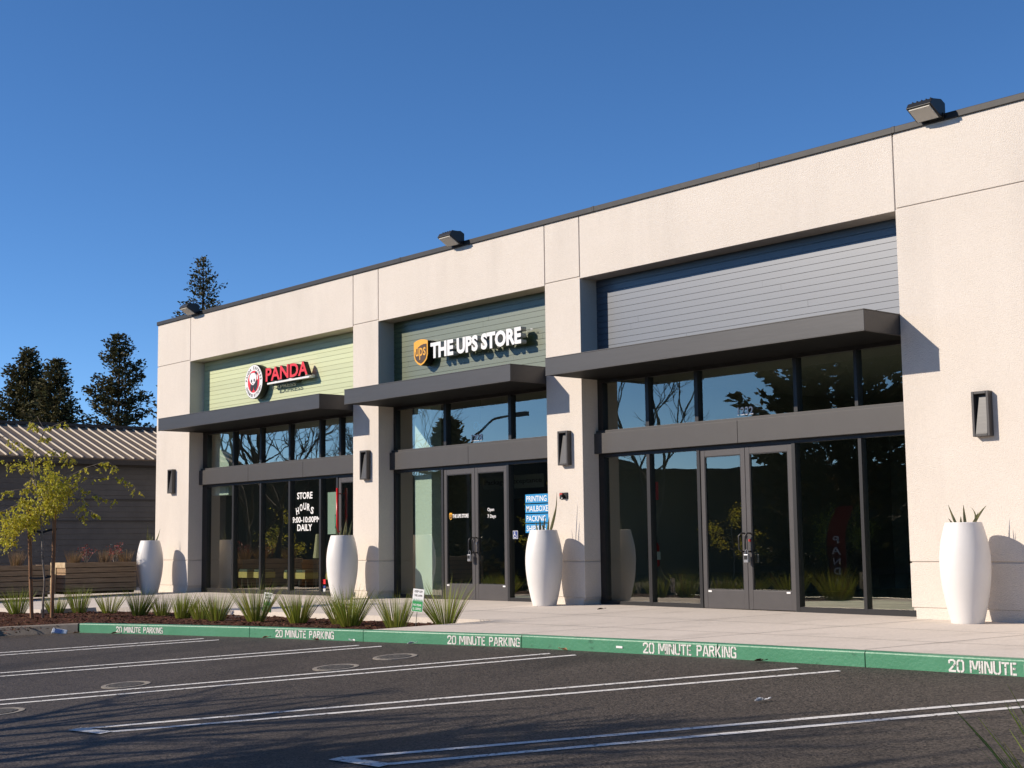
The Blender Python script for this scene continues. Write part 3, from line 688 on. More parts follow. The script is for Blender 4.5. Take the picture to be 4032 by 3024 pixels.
# extinguisher
ex = empty('fire_extinguisher', (.30-.02, 1.72, .62), 'red fire extinguisher hanging inside the vacant shop', 'fire extinguisher')
b = MB(); b.lathe([(.06, 0), (.075, .02), (.075, .36), (.05, .41), (.03, .43)], 16, (.0, 0, 0)); b.build('cylinder', alarm_m, ex, smooth=True)
b = MB(); b.box(-.03, .03, -.02, .02, .43, .48); b.box(-.02, .02, -.12, .04, .48, .51); b.tube([(0, -.02, .46), (.02, -.12, .42), (.03, -.13, .2)], .012, 6); b.build('valve', black_m, ex)
b = MB(); b.box(.06, .078, -.05, .05, .12, .26); b.build('instruction_label', white_m, ex)
es = empty('extinguisher_sign', (.05, 1.72, 1.95), 'small red extinguisher sign inside the vacant shop', 'sign')
b = MB(); b.box(-.08, .08, -.006, 0, -.16, .16); b.build('board', alarm_m, es); b = MB(); b.box(-.03, .03, -.009, -.006, -.09, .06); b.box(-.015, .015, -.009, -.006, .06, .11); b.build('symbol', white_m, es)
es.location = (.30, 1.70, 1.95); es.rotation_euler = (0, 0, R(40))
# lock boxes
for i, (x, z, lab) in enumerate(((-3.17, .80, 'grey key lock box hanging on the parcel shop door handle'), (3.56, .79, 'grey key lock box hanging on the vacant shop door handle'))):
    r = empty('lock_box', (x, .30, z), lab, 'lock box', 'key lock boxes on the door handles')
    b = MB(); b.box(-.045, .045, -.025, .03, -.07, .06); b.build('body', chrome_m, r, bevel=.01)
    b = MB(); b.box(-.03, .03, -.029, -.0255, -.02, .04); b.build('keypad', black_m, r)
    b = MB(); b.tube([(-.025, 0, .06), (-.025, 0, .11), (0, 0, .135), (.025, 0, .11), (.025, 0, .06)], .007, 6); b.build('shackle', chrome_m, r)

# ------------------------------------------------------------------ tall white pots and their plants
def pot():
    r = empty('tall_pot', (0, 0, 0), 'x', 'pot', 'tall white barrel pots along the shop front')
    prof = [(.198, 0), (.202, .01)]
    for k in range(1, 25):
        t = k/24; z = .01+1.22*t; rad = .202+(.316-.202)*math.sin(min(1, t/.60)*math.pi/2) if t < .60 else .316-(.316-.231)*((t-.60)/.40)**1.9
        prof.append((rad, z))
    prof += [(.229, 1.243), (.215, 1.245), (.205, 1.24), (.205, 1.15)]
    prof = [(r_, z_*1.025) for r_, z_ in prof]
    b = MB(); b.lathe(prof, 64); b.build('body', pot_m, r, smooth=True)
    b = MB(); b.lathe([(.206, 1.16), (.206, 1.20), (.10, 1.215)], 32); b.build('soil', soil_m, r)
    return r
p0 = pot(); POTS = [(-14.44, -.58, 0), (-6.17, -.55, 0), (-.243, -.45, 0), (7.80, -.48, 0)]
plab = ['tall white pot on the walkway at the end pier beside the wooden planter', 'tall white pot in front of the pier between the pale green and sage green bays', 'tall white pot below the fire alarm in front of the pier', 'nearest tall white pot in front of the wide blank wall']
pllab = ['upright dry tipped snake plant in the pot at the end pier', 'tan streaked snake plant in the pot by the restaurant door', 'snake plant with one tall thin leaf in the pot below the fire alarm', 'sparse snake plant with spread bent leaves in the nearest pot']
def leafblade(b, base, dirv, length, wd, bend, n=8, up=Vector((0, 0, 1)), twist=0, tip=.05):
    """a curved tapering blade with a folded cross-section"""
    d = Vector(dirv).normalized(); side = d.cross(up)
    if side.length < 1e-3: side = Vector((1, 0, 0))
    side.normalize(); p = Vector(base); pts = []
    fold = side.cross(d)
    for k in range(n+1):
        t = k/n; ww = wd*(1-t)**.7*(.6+.9*t if t < .4 else 1) if k < n else wd*tip
        s = (side*math.cos(twist*t)+side.cross(d)*math.sin(twist*t))
        pts.append((p-s*ww/2, p+side.cross(d)*ww*.18, p+s*ww/2))
        d = (d+Vector(bend)*(length/n)*(.3+1.4*t)).normalized(); p = p+d*length/n
    base_i = len(b.v)
    for a in pts: b.v += [tuple(a[0]), tuple(a[1]), tuple(a[2])]
    for k in range(n):
        i = base_i+k*3; b.face((i, i+1, i+4, i+3)); b.face((i+1, i+2, i+5, i+4))
RIGHT = Vector((cr.x, cr.y, 0)).normalized()
leafspec = [  # s (sideways in the picture), length, lean, bend
 [(-.10, .30, -.3, .2), (-.06, .50, -.05, -.15), (-.02, .26, .0, .1), (.03, .28, .1, .0), (.08, .22, .2, .1), (.12, .42, .45, -.3), (.0, .2, -.2, 0)],
 [(-.10, .34, -.15, .1), (-.05, .30, -.1, .1), (0, .28, .0, .0), (.05, .40, .08, .1), (.09, .46, .05, -.1), (.12, .42, .1, -.2), (.02, .22, .3, .1)],
 [(-.10, .25, -.2, .1), (-.06, .33, -.1, .05), (0, .36, .05, 0), (.05, .50, .12, .0), (.09, .82, .22, -.3), (.10, .34, .1, .0), (.03, .22, -.3, .1)],
 [(-.12, .20, -.9, .3), (-.02, .36, -.35, .2), (.02, .33, .03, .1), (.05, .24, .4, .1), (.06, .40, .55, .5), (.10, .34, .75, -2.6), (-.01, .16, .1, 0)]]
for i, (x, y, z) in enumerate(POTS):
    o = p0 if i == 0 else copy_tree(p0)
    o.location = (x, y, swz(x, y)-.004); o['label'] = plab[i]; o.rotation_euler = (0, 0, i*1.3)
    b = MB(); rr = random.Random(20+i)
    for s, ln, lean, bend in leafspec[i]:
        base = RIGHT*s*.9+Vector((rr.uniform(-.05, .05), rr.uniform(-.05, .05), 1.15))
        d = RIGHT*lean+Vector((rr.uniform(-.15, .15), rr.uniform(-.15, .15), 1))
        leafblade(b, base, d, ln*.88+.06, rr.uniform(.05, .07), RIGHT*bend*1.6+Vector((0, 0, -1.2 if bend < -1 else 0)), 8, up=Vector((-cd.x+rr.uniform(-.6, .6), -cd.y+rr.uniform(-.6, .6), 0)).normalized(), twist=rr.uniform(-.5, .5))
    pl = b.build('potted_plant', plant_m, loc=o.location, smooth=True); tag(pl, pllab[i], 'plant', 'snake plants in the tall pots')

# ------------------------------------------------------------------ strappy tufts
def tuft(name, loc, h, spread, n, seed, material, wd=.009, stalks=3, stiff=.5):
    b = MB(); rr = random.Random(seed); lx, ly = rr.uniform(-.16, .16), rr.uniform(-.16, .16)
    for k in range(n):
        a = rr.uniform(0, 2*math.pi); q = rr.random()**.6; lean = spread*q
        base = Vector((math.cos(a)*.12*q, math.sin(a)*.12*q, -.02))
        d = Vector((math.cos(a)*lean+lx, math.sin(a)*lean+ly, 1)); ln = h*rr.triangular(.42, 1.08, .85)*(1.02+.25*lean)
        leafblade(b, base, d, ln, wd*rr.uniform(.7, 1.25), (math.cos(a)*stiff*lean, math.sin(a)*stiff*lean, -stiff*lean*.6), 5, up=Vector((rr.uniform(-1, 1), rr.uniform(-1, 1), .1)), twist=rr.uniform(-.6, .6))
        if isinstance(material, list) and rr.random() < .09: b.mi[-10:] = [1]*10
    for k in range(stalks):
        a = rr.uniform(0, 2*math.pi); l = rr.uniform(.15, .5)
        leafblade(b, (0, 0, 0), (math.cos(a)*l, math.sin(a)*l, 1), h*rr.uniform(1.15, 1.35), .004, (math.cos(a)*.25, math.sin(a)*.25, -.1), 5)
    return b.build(name, material, loc=loc)
tufts = [(-9.51, -5.81, .60, .50, 'bushy strap leaf tuft on the mulch beyond the staked tree'), (-9.35, -5.10, .46, .45, 'small strap leaf tuft showing between the tree trunk and its stake'),
 (-8.90, -4.83, .58, .34, 'narrow strap leaf tuft in front of the wooden planter with tall thin stalks'), (-8.09, -4.58, .50, .55, 'loose strap leaf tuft between the wooden planter and the end pot'),
 (-6.57, -4.71, .58, .50, 'dense strap leaf tuft in front of the end pot'), (-6.10, -4.50, .46, .45, 'yellowish strap leaf tuft just right of the end pot'),
 (-5.09, -4.62, .52, .38, 'slim strap leaf tuft in front of the end pier edge'), (-4.28, -4.70, .46, .36, 'thin strap leaf tuft in front of the dark corner of the restaurant glass'),
 (-3.48, -4.85, .58, .48, 'full strap leaf tuft in front of the first restaurant panes'), (-2.51, -4.69, .74, .50, 'tall strap leaf tuft hiding a second lawn sign'),
 (-1.39, -4.59, .60, .52, 'strap leaf tuft below the store hours lettering'), (-.48, -4.40, .58, .50, 'rear strap leaf tuft in front of the pot by the restaurant door'),
 (.22, -4.71, .70, .54, 'large strap leaf tuft merging with the one in front of the restaurant door pot'), (1.42, -4.75, .58, .44, 'strap leaf tuft just left of the lawn sign'),
 (1.70, -4.10, .76, .58, 'largest strap leaf tuft at the tip of the bed beside the lawn sign'), (-10.6, -6.4, .40, .6, 'low strap leaf tuft at the far left end of the bed')]
for i, (x, y, h, sp, lab) in enumerate(tufts):
    o = tuft('grass_tuft', (x, y, bz(x, y)), h*.93, sp*1.18, random.Random(i).randint(170, 260) if h > .5 else 140, 100+i, [grass_m, straw_m], .012); tag(o, lab, 'ornamental grass', 'strap leaf tufts in the mulch bed')
# near island with one tuft in the corner of the picture
b = MB(); zi = -.40
ring_ = [(15.0+2.6*math.cos(a)*1.1+2.2, -12.9+2.0*math.sin(a)) for a in [2*math.pi*k/40 for k in range(40)]]
b.poly([(x, y, zi) for x, y in ring_]); 
for k in range(40):
    p, q = ring_[k], ring_[(k+1) % 40]; b.quad((p[0], p[1], -.8), (q[0], q[1], -.8), (q[0], q[1], zi), (p[0], p[1], zi))
struct(b.build('near_island', mulch_m))
o = tuft('grass_tuft', (15.36, -11.48, zi), .90, .50, 230, 777, grass_m, .021); tag(o, 'close strap leaf tuft with cut blades at the near corner of the parking lot', 'ornamental grass')

# ------------------------------------------------------------------ staked young tree
TB = Vector((-7.469, -6.15, bz(-7.469, -6.15)))
PR = RIGHT; PD = Vector((-cd.x, -cd.y, 0)).normalized()
def tp(px, py, dep=0):     # A4 zoom pixel -> point relative to the tree base
    u = px/3.3185; v_ = 1600+py/3.3185
    return PR*((u-170)*.00462)+Vector((0, 0, (2429-v_)*.00462))+PD*dep
tree = empty('young_tree', TB, 'young staked tree with loose yellow green spring leaves in the mulch bed', 'tree')
b = MB(); rr = random.Random(5)
trunk = [tp(565, 2780), tp(560, 2560, .01), tp(575, 2320, .0), tp(572, 2250), tp(540, 1920, .02), tp(530, 1640), tp(480, 1350, -.02), tp(440, 1050), tp(395, 800, .03), tp(412, 680), tp(520, 300, -.03), tp(425, 120)]
b.tube(trunk, [.026, .022, .021, .02, .019, .017, .014, .011, .009, .007, .005, .003], 8)
b.build('trunk', bark_m, tree, smooth=True)
br = [[(525, 1500), (600, 1380), (720, 1050), (900, 900), (1100, 800), (1400, 720), (1500, 800)], [(490, 1380), (700, 1150), (1000, 1050), (1200, 1150), (1440, 1230)],
 [(720, 1050), (1050, 930), (1430, 925), (1600, 980), (1680, 1100)], [(480, 1260), (300, 1230), (100, 1330), (-60, 1390)], [(505, 1470), (330, 1420), (150, 1500), (30, 1620)],
 [(400, 850), (200, 800), (60, 700)], [(430, 960), (330, 700), (150, 450), (-40, 380)], [(405, 690), (600, 700), (840, 690)], [(440, 1050), (320, 920), (180, 1040)], [(445, 1150), (340, 1060), (130, 1090), (0, 1110)],
 [(510, 330), (660, 250), (830, 190)], [(515, 310), (380, 230), (290, 170)], [(412, 680), (300, 560), (120, 450)], [(590, 1400), (640, 1200), (560, 1020)], [(600, 1380), (780, 1300), (800, 1200)], [(720, 1050), (800, 920), (980, 800)],
 [(505, 1480), (420, 1500), (380, 1620)], [(490, 1400), (620, 1150), (700, 980)], [(1000, 1060), (1010, 1300), (1030, 1430)], [(300, 1430), (120, 1560), (60, 1680)], [(0, 380), (-120, 420), (-200, 520)], [(100, 1330), (20, 1600), (60, 1800)], [(1000, 1080), (1150, 1360), (1290, 1420)], [(520, 320), (460, 420), (560, 380)], [(640, 560), (760, 580), (830, 660)], [(410, 700), (520, 620), (640, 560)]]
b = MB(); lf = MB()
def leaf(c, size):
    d = Vector((rr.uniform(-1, 1), rr.uniform(-1, 1), rr.uniform(-1.6, .2))).normalized(); s = d.cross(Vector((rr.uniform(-1, 1), rr.uniform(-1, 1), rr.uniform(-1, 1)))).normalized()
    l = size*rr.uniform(.7, 1.25); wd = l*.36; nrm = d.cross(s)*wd*.35
    c = Vector(c); n = len(lf.v)
    lf.v += [tuple(c), tuple(c+d*l*.35-s*wd+nrm), tuple(c+d*l), tuple(c+d*l*.35+s*wd+nrm), tuple(c+d*l*.5)]
    lf.face((n, n+1, n+4)); lf.face((n+1, n+2, n+4)); lf.face((n+2, n+3, n+4)); lf.face((n+3, n, n+4))
for pts in br:
    dep = rr.uniform(-.55, .55); P = [tp(x, y, dep*(k/(len(pts)-1))) for k, (x, y) in enumerate(pts)]
    Q = []
    for k in range(len(P)-1):
        for t in (0, .33, .66): Q.append(P[k].lerp(P[k+1], t)+Vector((rr.uniform(-.012, .012),)*3))
    Q.append(P[-1]); b.tube(Q, [.008*(1-.75*k/(len(Q)-1)) for k in range(len(Q))], 5)
    for k in range(2, len(Q)):
        for j in range(rr.choice((1, 2, 2))):     # hanging leafy twigs
            q = Q[k]; dv = Vector((rr.uniform(-1, 1), rr.uniform(-1, 1), rr.uniform(-1.1, .35))); ln = rr.uniform(.06, .20)
            e = q+dv*ln*.8+Vector((0, 0, -.3*ln)); b.tube([q, q.lerp(e, .5)+Vector((0, 0, .015)), e], [.003, .0025, .0015], 4, cap=False)
            for l_ in range(rr.randint(8, 13)): leaf(q.lerp(e, rr.uniform(.1, 1.1)), .048)
for cx, cy, rx, ry, n in ((690, 1080, 190, 220, 900), (640, 1290, 130, 120, 330), (290, 1480, 210, 140, 650), (60, 1640, 120, 200, 320), (420, 1450, 90, 180, 220), (300, 1260, 110, 60, 110), (560, 820, 60, 110, 90), (330, 760, 130, 70, 100)):
    for k in range(n//6):
        a = rr.uniform(0, 6.28); q = math.sqrt(rr.random()); c = tp(cx+rx*q*math.cos(a), cy+ry*q*math.sin(a), rr.uniform(-.32, .32))
        for j in range(8): leaf(c+Vector((rr.gauss(0, .035), rr.gauss(0, .035), rr.gauss(-.01, .04))), .048)
b.build('branch', bark_m, tree); lf.build('foliage', leaf_m, tree)
for (px, py), (tx, ty), dep, lab in (((408, 2690), (330, 1290), -.05, 'leaning round wooden tree stake, the one nearer the bed end'), ((685, 2640), (690, 1310), .03, 'upright round wooden tree stake nearer the wooden planter')):
    p, q = tp(px, py, dep)+TB, tp(tx, ty, dep)+TB; p.z = bz(p.x, p.y)-.05
    b = MB(); b.tube([Vector((0, 0, 0)), q-p], .034, 12); o = b.build('tree_stake', stake_m, loc=p, smooth=False); tag(o, lab, 'tree stake', 'wooden stakes holding the young tree')
for ya, yb_, yc, lab in ((120, 150, 108, 'upper black rubber tie looped between the stakes and the young tree'), (735, 738, 712, 'lower black rubber tie looped between the stakes and the young tree')):
    y0 = 1660-1600+ya*.0 ; 
    f = lambda x, y: tp(x, (2050+y/3.3185-1600)*3.3185, 0)+TB
    P = [f(345 if ya < 400 else 375, ya), f(440, ya+8), f(530 if ya < 400 else 570, yb_), f(620, yc+12), f(715 if ya < 400 else 700, yc)]
    b = MB()
    for k in range(4):
        u0, u1 = P[k]-P[0], P[k+1]-P[0]; h_ = Vector((0, 0, .020)); t_ = PD*.012
        b.hexa([u0-h_-t_, u1-h_-t_, u1-h_+t_, u0-h_+t_, u0+h_-t_, u1+h_-t_, u1+h_+t_, u0+h_+t_])
    o = b.build('tree_tie', rubber_m, loc=P[0]); tag(o, lab, 'tree tie', 'rubber ties on the young tree')

# ------------------------------------------------------------------ lawn signs
def lawn_sign(loc, lab, grp):
    r = empty('lawn_sign', loc, lab, 'lawn sign', grp)
    face = Vector((PR.x, PR.y, 0)); r.rotation_euler = (R(-3), R(5), math.atan2(face.y, face.x)-R(32))
    b = MB(); b.box(-.095, .095, -.004, 0, .245, .56); b.build('board', white_m, r, bevel=.002)
    b = MB(); n = 14; pts = [(-.088, .252), (.088, .252)]
    xs = [.088-.176*k/(2*n) for k in range(2*n+1)]
    pts += [(x, .375 if k % 2 == 0 else .425+.012*math.sin(k*5)) for k, x in enumerate(xs)]
    b.prism(pts, -.0055, -.0042); b.build('grass_print', green_sign, r)
    text('lettering', 'KEEP OFF', (0, -.0045, .510), .030, black_m, r, width=.135, depth=.001, bold=.015); text('lettering', 'THE LAWN', (0, -.0045, .455), .030, black_m, r, width=.135, depth=.001, bold=.015)
    text('lettering', 'NO PISAR', (0, -.006, .325), .030, white_m, r, width=.14, depth=.001, bold=.015); text('lettering', 'EL CESPED', (0, -.006, .272), .030, white_m, r, width=.14, depth=.001, bold=.015)
    b = MB(); b.tube([(0, .003, -.05), (0, .003, .40)], .005, 6); b.build('stake', iron_m, r)
    return r
lawn_sign((1.848, -4.739, bz(1.848, -4.739)), 'white and green lawn sign on a wire stake by the bed tip', 'lawn signs in the mulch bed')
o = lawn_sign((-2.66, -4.42, bz(-2.66, -4.42)-.10), 'white and green lawn sign half hidden behind a tall grass tuft', 'lawn signs in the mulch bed')

# ------------------------------------------------------------------ wooden planters with grasses and shrubs
def planter(y0, y1, lab, z0, first):
    r = empty('wooden_planter', (-14.7, (y0+y1)/2, z0), lab, 'planter', 'long wooden planters beside the walkway'); bpy.context.view_layer.update()
    b = MB(); h = .735; n = 6; x0, x1 = -15.10, -14.28
    for k in range(n):
        za = z0+h*k/n+.007+(.05 if k == 0 else 0); zb = z0+h*(k+1)/n-.007
        b.box(x1-.04, x1, y0+.02, y1-.02, za, zb); b.box(x0, x0+.04, y0+.02, y1-.02, za, zb)
        b.box(x0+.041, x1-.041, y0+.021, y0+.06, za, zb); b.box(x0+.041, x1-.041, y1-.06, y1-.021, za, zb)
    child_at(b.build('board', box_wood, r, bevel=.004))
    b = MB(); b.box(x0-.005, x1+.004, y0, y0+.018, z0+h-.12, z0+h); b.box(x0-.005, x0+.30, y0, y0+.018, z0, z0+h-.122); child_at(b.build('sunlit_end_patch', sunlit_wood, r))  # lighter wood in the outline of the sunlit part of the end
    b = MB(); b.box(x0+.04, x1-.04, y0+.06, y1-.06, z0, z0+h-.05); child_at(b.build('soil', soil_m, r))
planter(-2.8, -.98, 'wooden plank planter nearer the end pot with red shrubs', .0, True)
planter(-9.0, -3.12, 'wooden plank planter farther from the end pot behind the young tree', -.04, False)
tg = [(-14.55, -4.55, .62, 'straw tufted grass in the planter by the leaning stake'), (-14.55, -3.85, .64, 'straw tufted grass in the planter behind the tree trunk'), (-14.50, -2.5, .58, 'straw tufted grass at the lit planter end'), (-14.50, -1.72, .60, 'straw tufted grass between the two red shrubs'), (-14.50, -1.20, .58, 'straw tufted grass in the planter nearest the end pot')]
for i, (x, y, h, lab) in enumerate(tg):
    o = tuft('planter_grass', (x, y, .68), h*.66, .42, 150, 300+i, straw_m, .008, 2, .35); tag(o, lab, 'ornamental grass', 'straw coloured grasses in the wooden planters')
def red_shrub(loc, h, seed, lab):
    r = empty('red_shrub', loc, lab, 'shrub', 'red leaved shrubs in the wooden planter'); rr = random.Random(seed)
    b = MB(); f = MB()
    for k in range(16):
        a = rr.uniform(0, 6.28); l = rr.uniform(.2, .6); e = Vector((math.cos(a)*l*.45, math.sin(a)*l*.45, h*rr.uniform(.5, 1.0))); b.tube([(0, 0, 0), e*.5+Vector((0, 0, .04)), e], [.006, .004, .002], 4)
        for j in range(7):
            c = e*rr.uniform(.55, 1.08)+Vector((rr.gauss(0, .03), rr.gauss(0, .03), rr.gauss(0, .03))); d = Vector((rr.uniform(-1, 1), rr.uniform(-1, 1), rr.uniform(-1, 1))).normalized(); s = d.orthogonal().normalized()*.014
            f.quad(c, c+d*.02-s, c+d*.045, c+d*.02+s)
    b.build('stem', bark_m, r); f.build('foliage', redleaf_m, r)
red_shrub((-14.75, -2.08, .68), .42, 41, 'low red leaved shrub near the lit end of the planter'); red_shrub((-14.75, -1.35, .68), .50, 42, 'taller red leaved shrub toward the end pot in the planter')

# ------------------------------------------------------------------ low grey building behind the planters
gb = empty('grey_building', (-19, 0, 0), 'low dark grey weatherboard building with brown ribbed metal roof', 'building'); gb.location = (0, 0, 0)
YS = -3.4; b = MB(); WX = -19.35; z = -.2
while z < 3.36:
    if abs(z-1.81) > .06 and abs(z-2.39) > .06 or True:
        b.hexa([(WX, YS, z)]+[(WX-.25, YS, z), (WX-.25, 16, z), (WX, 16, z)]+[(WX-.014, YS, z+.148), (WX-.25, YS, z+.148), (WX-.25, 16, z+.148), (WX-.014, 16, z+.148)])
    z += .15
b.box(-26, WX-.26, YS, YS+.2, -.2, 3.4); b.box(-26, WX-.26, 15.8, 16, -.2, 3.4)
b.build('wall', greysiding, gb)
b = MB()
for z in (1.80, 2.385): b.box(WX-.001, WX+.02, YS, 16, z-.012, z+.012)
b.box(WX-.01, WX+.03, YS, 16, 3.28, 3.38)
b.build('wall_trim', greytrim, gb)
rx0, rz0, rx1, rz1 = -19.0, 3.45, -22.25, 4.56; rd = Vector((rx1-rx0, 0, rz1-rz0)); rn = Vector((-rd.z, 0, rd.x)).normalized(); rn = rn if rn.z > 0 else -rn
b = MB(); t = rn*.05
b.hexa([(rx0, YS-.3, rz0)]+[(rx0, 16.3, rz0), (rx1, 16.3, rz1), (rx1, YS-.3, rz1)]+[(rx0+t.x, YS-.3, rz0+t.z), (rx0+t.x, 16.3, rz0+t.z), (rx1+t.x, 16.3, rz1+t.z), (rx1+t.x, YS-.3, rz1+t.z)])
rx2 = 2*rx1-rx0
b.hexa([(rx1-.001, YS-.3, rz1)]+[(rx1-.001, 16.3, rz1), (rx2, 16.3, rz0), (rx2, YS-.3, rz0)]+[(rx1-.001, YS-.3, rz1+.05), (rx1-.001, 16.3, rz1+.05), (rx2, 16.3, rz0+.05), (rx2, YS-.3, rz0+.05)])
rf = b.build('roof', roofmetal, gb)
b = MB(); y = YS-.2
while y < 16.2:
    u = Vector((0, .022, 0)); t2 = rn*.052; t3 = rn*.088
    p, q = Vector((rx0+.02, y, rz0)), Vector((rx1, y, rz1))
    b.hexa([p-u+t2, p+u+t2, q+u+t2, q-u+t2, p-u*.6+t3, p+u*.6+t3, q+u*.6+t3, q-u*.6+t3]); y += .298
b.build('roof_ribs', ribmetal, rf)
b = MB(); b.box(rx1-.12, rx1+.12, YS-.35, 16.35, rz1+.04, rz1+.13); b.build('ridge_cap', greytrim, rf)
b = MB(); b.box(rx0-.06, rx0+.06, YS-.3, 16.3, rz0-.12, rz0+.0); b.build('gutter', greytrim, rf)

# ------------------------------------------------------------------ conifers
def conifer(name, loc, H, Rm, seed, lab, cat, grp, dens=1.0, base=.12, qs=.20, skew=None, prof=.85):
    r = empty(name, loc, lab, cat, grp); rr = random.Random(seed)
    b = MB(); b.tube([(0, 0, -.5), (.05, 0, H*.5), (0, .03, H*.97)], [H*.016, H*.009, H*.0015], 8); 
    f = MB()
    z = H*base
    while z < H*.985:
        t = (z-H*base)/(H*(1-base)); Rz = Rm*(1-t)**prof+.12
        nb = rr.randint(4, 7); a0 = rr.uniform(0, 6.28)
        for k in range(nb):
            a = a0+2*math.pi*k/nb+rr.uniform(-.35, .35); L = Rz*rr.uniform(.55, 1.12)*(1.0 if skew is None else 1+skew*math.cos(a-2.2))
            if rr.random() < .10: continue
            up = rr.uniform(-.12, .22)+.5*t; pts = []
            for j in range(5):
                q = j/4; pts.append(Vector((math.cos(a)*L*q, math.sin(a)*L*q, z+L*(up*q-.28*q*(1-q)*2)+.0)))
            b.tube(pts, [.012*H*.16*(1-t*.7)*(1-.8*j/4)+.004 for j in range(5)], 4, cap=False)
            nq = int(dens*L*(17 if qs > .25 else 34))+5
            for j in range(nq):
                q = .18+.85*rr.random()**.8; i_ = min(3, int(q*4)); c = pts[i_].lerp(pts[min(4, i_+1)], min(1.1, q*4-i_))
                sp = .10+.22*L*q*(1.05-q)+.06; c = c+Vector((rr.gauss(0, sp*.8), rr.gauss(0, sp*.8), rr.gauss(-.02, sp*.40)))
                d = Vector((math.cos(a)+rr.uniform(-.9, .9), math.sin(a)+rr.uniform(-.9, .9), rr.uniform(-.3, .9))).normalized(); s = d.cross(Vector((rr.uniform(-1, 1), rr.uniform(-1, 1), rr.uniform(-1, 1)))).normalized()
                l = qs*rr.uniform(.6, 1.5); ww = l*.30
                f.quad(c-d*l*.5, c-s*ww, c+d*l*.6, c+s*ww)
        z += H*.021*rr.uniform(.8, 1.25)+.10*(1-t)
    b.build('trunk', conifer_bark, r); f.build('crown', conifer_m, r)
    return r
def along(dx, dy, dz, t): return (CAM.x+dx*t, CAM.y+dy*t, 0)
g_ = 'dark conifers behind the shop row and the grey building'
z_at = lambda dz, t: CAM.z+dz*t
for (dx, dy, dz), t, Rm, sd, lab, kw in (((-.9191, .3707, .1334), 78, 3.1, 1, 'tall bushy conifer above the ribbed roof, higher of the joined pair', dict(dens=3.4, prof=.75)), ((-.9128, .388, .1262), 74, 2.7, 2, 'brownish conifer joined to the taller one above the ribbed roof', dict(dens=3.4, prof=.8)),
        ((-.8944, .4232, .1449), 76, 3.5, 3, 'lone pointed conifer above the ribbed roof beside the shop row end', dict(dens=2.6, prof=.82)), ((-.8622, .4674, .1955), 80, 3.6, 4, 'thin ragged conifer rising behind the roof edge floodlight', dict(dens=1.4, prof=.7))):
    conifer('conifer_tree', along(dx, dy, dz, t), z_at(dz, t), Rm, sd, lab, 'conifer tree', g_, base=.10, qs=.15, **kw)
gr = 'trees across the parking lot mirrored in the glass'
conifer('conifer_tree', (-32.5, -51.0, -1.2), 22.5, 7.2, 6, 'huge dark conifer across the lot mirrored in the vacant shop glass', 'conifer tree', gr, dens=2.6, base=.06, qs=.40, prof=.6)
conifer('conifer_tree', (-39.5, -27.5, -1.2), 8.6, 2.6, 8, 'smaller conifer across the lot mirrored in the parcel shop transom', 'conifer tree', gr, dens=1.6, base=.1, qs=.34)

# ------------------------------------------------------------------ bare trees across the lot (mirrored in the glass, throwing the branch shadows)
def bare_tree(loc, H, seed, lab, spread=.55, fat=1.0, top=5):
    r = empty('bare_tree', loc, lab, 'bare tree', 'leafless trees across the parking lot'); rr = random.Random(seed); tr = MB(); bb = MB()
    def grow(p, d, L, rad, lev, mb):
        n = 4; pts = [p]; q = Vector(p); dd = Vector(d)
        for k in range(n):
            dd = (dd+Vector((rr.gauss(0, .13), rr.gauss(0, .13), rr.gauss(.03, .08)))).normalized(); q = q+dd*L/n; pts.append(q.copy())
        mb.tube(pts, [rad*(1-.42*k/n) for k in range(n+1)], 6 if lev < 2 else 4, cap=False)
        if lev >= top: return
        nc = rr.choice((2, 3, 3)) if lev < 4 else rr.choice((2, 3))
        for k in range(nc):
            a = rr.uniform(0, 6.28); sp = spread*rr.uniform(.6, 1.35); o = dd.orthogonal().normalized(); o = Matrix.Rotation(a, 3, dd) @ o
            at = pts[rr.choice((2, 3, 4, 4))] if k else pts[4]
            grow(at, (dd+o*sp).normalized(), L*rr.uniform(.66, .90), max(.011, rad*(.70 if k == 0 else .56)), lev+1, bb)
    grow(Vector((0, 0, -.3)), Vector((rr.uniform(-.08, .08), rr.uniform(-.08, .08), 1)), H*.27, H*.018*fat, 0, tr)
    tr.build('trunk', bare_bark, r); bb.build('branch', bare_bark, r)
zl = lotz(0, -30)
for i, (x, y, H, lab) in enumerate(((-22.5, -25.5, 13.0, 'leafless tree mirrored in the left transoms of the vacant shop'), (-32.2, -12.6, 11.5, 'leafless tree mirrored in the middle restaurant transoms'), (-36.5, -13.8, 11.5, 'leafless tree mirrored in the first restaurant transoms'), (-29, -9.5, 10.0, 'leafless tree mirrored in the transoms by the restaurant door'), (-36, -22, 10.5, 'leafless tree mirrored at the edge of the parcel shop transom'),
     (2.2, -19.5, 11.0, 'leafless tree throwing shadow streaks on the middle stalls'), (4.6, -20.3, 12.0, 'tallest leafless tree throwing long shadows to the near stripes'), (7.2, -21.2, 11.5, 'leafless tree throwing shadow streaks across the front of the lot'), (.9, -21.5, 9.5, 'shorter leafless tree throwing shadows on the picture corner'), (9.6, -22.0, 11.0, 'leafless tree throwing faint shadows near the corner tuft'), (1.5, -17.4, 7.0, 'small leafless tree throwing streaks on the lower stalls'), (3.0, -18.2, 8.0, 'low leafless tree throwing the darkest streaks across the end of the stripes'), (8.6, -18.8, 8.0, 'short leafless tree throwing shadow streaks on the stripes nearest the corner tuft'), (5.2, -18.9, 8.5, 'thick limbed leafless tree throwing wide dark streaks at the front of the lot'))):
    bare_tree((x, y, lotz(x, y)), H, 60+i, lab, *((.55, .72, 6) if i < 5 else (.45, 1.9, 5)))
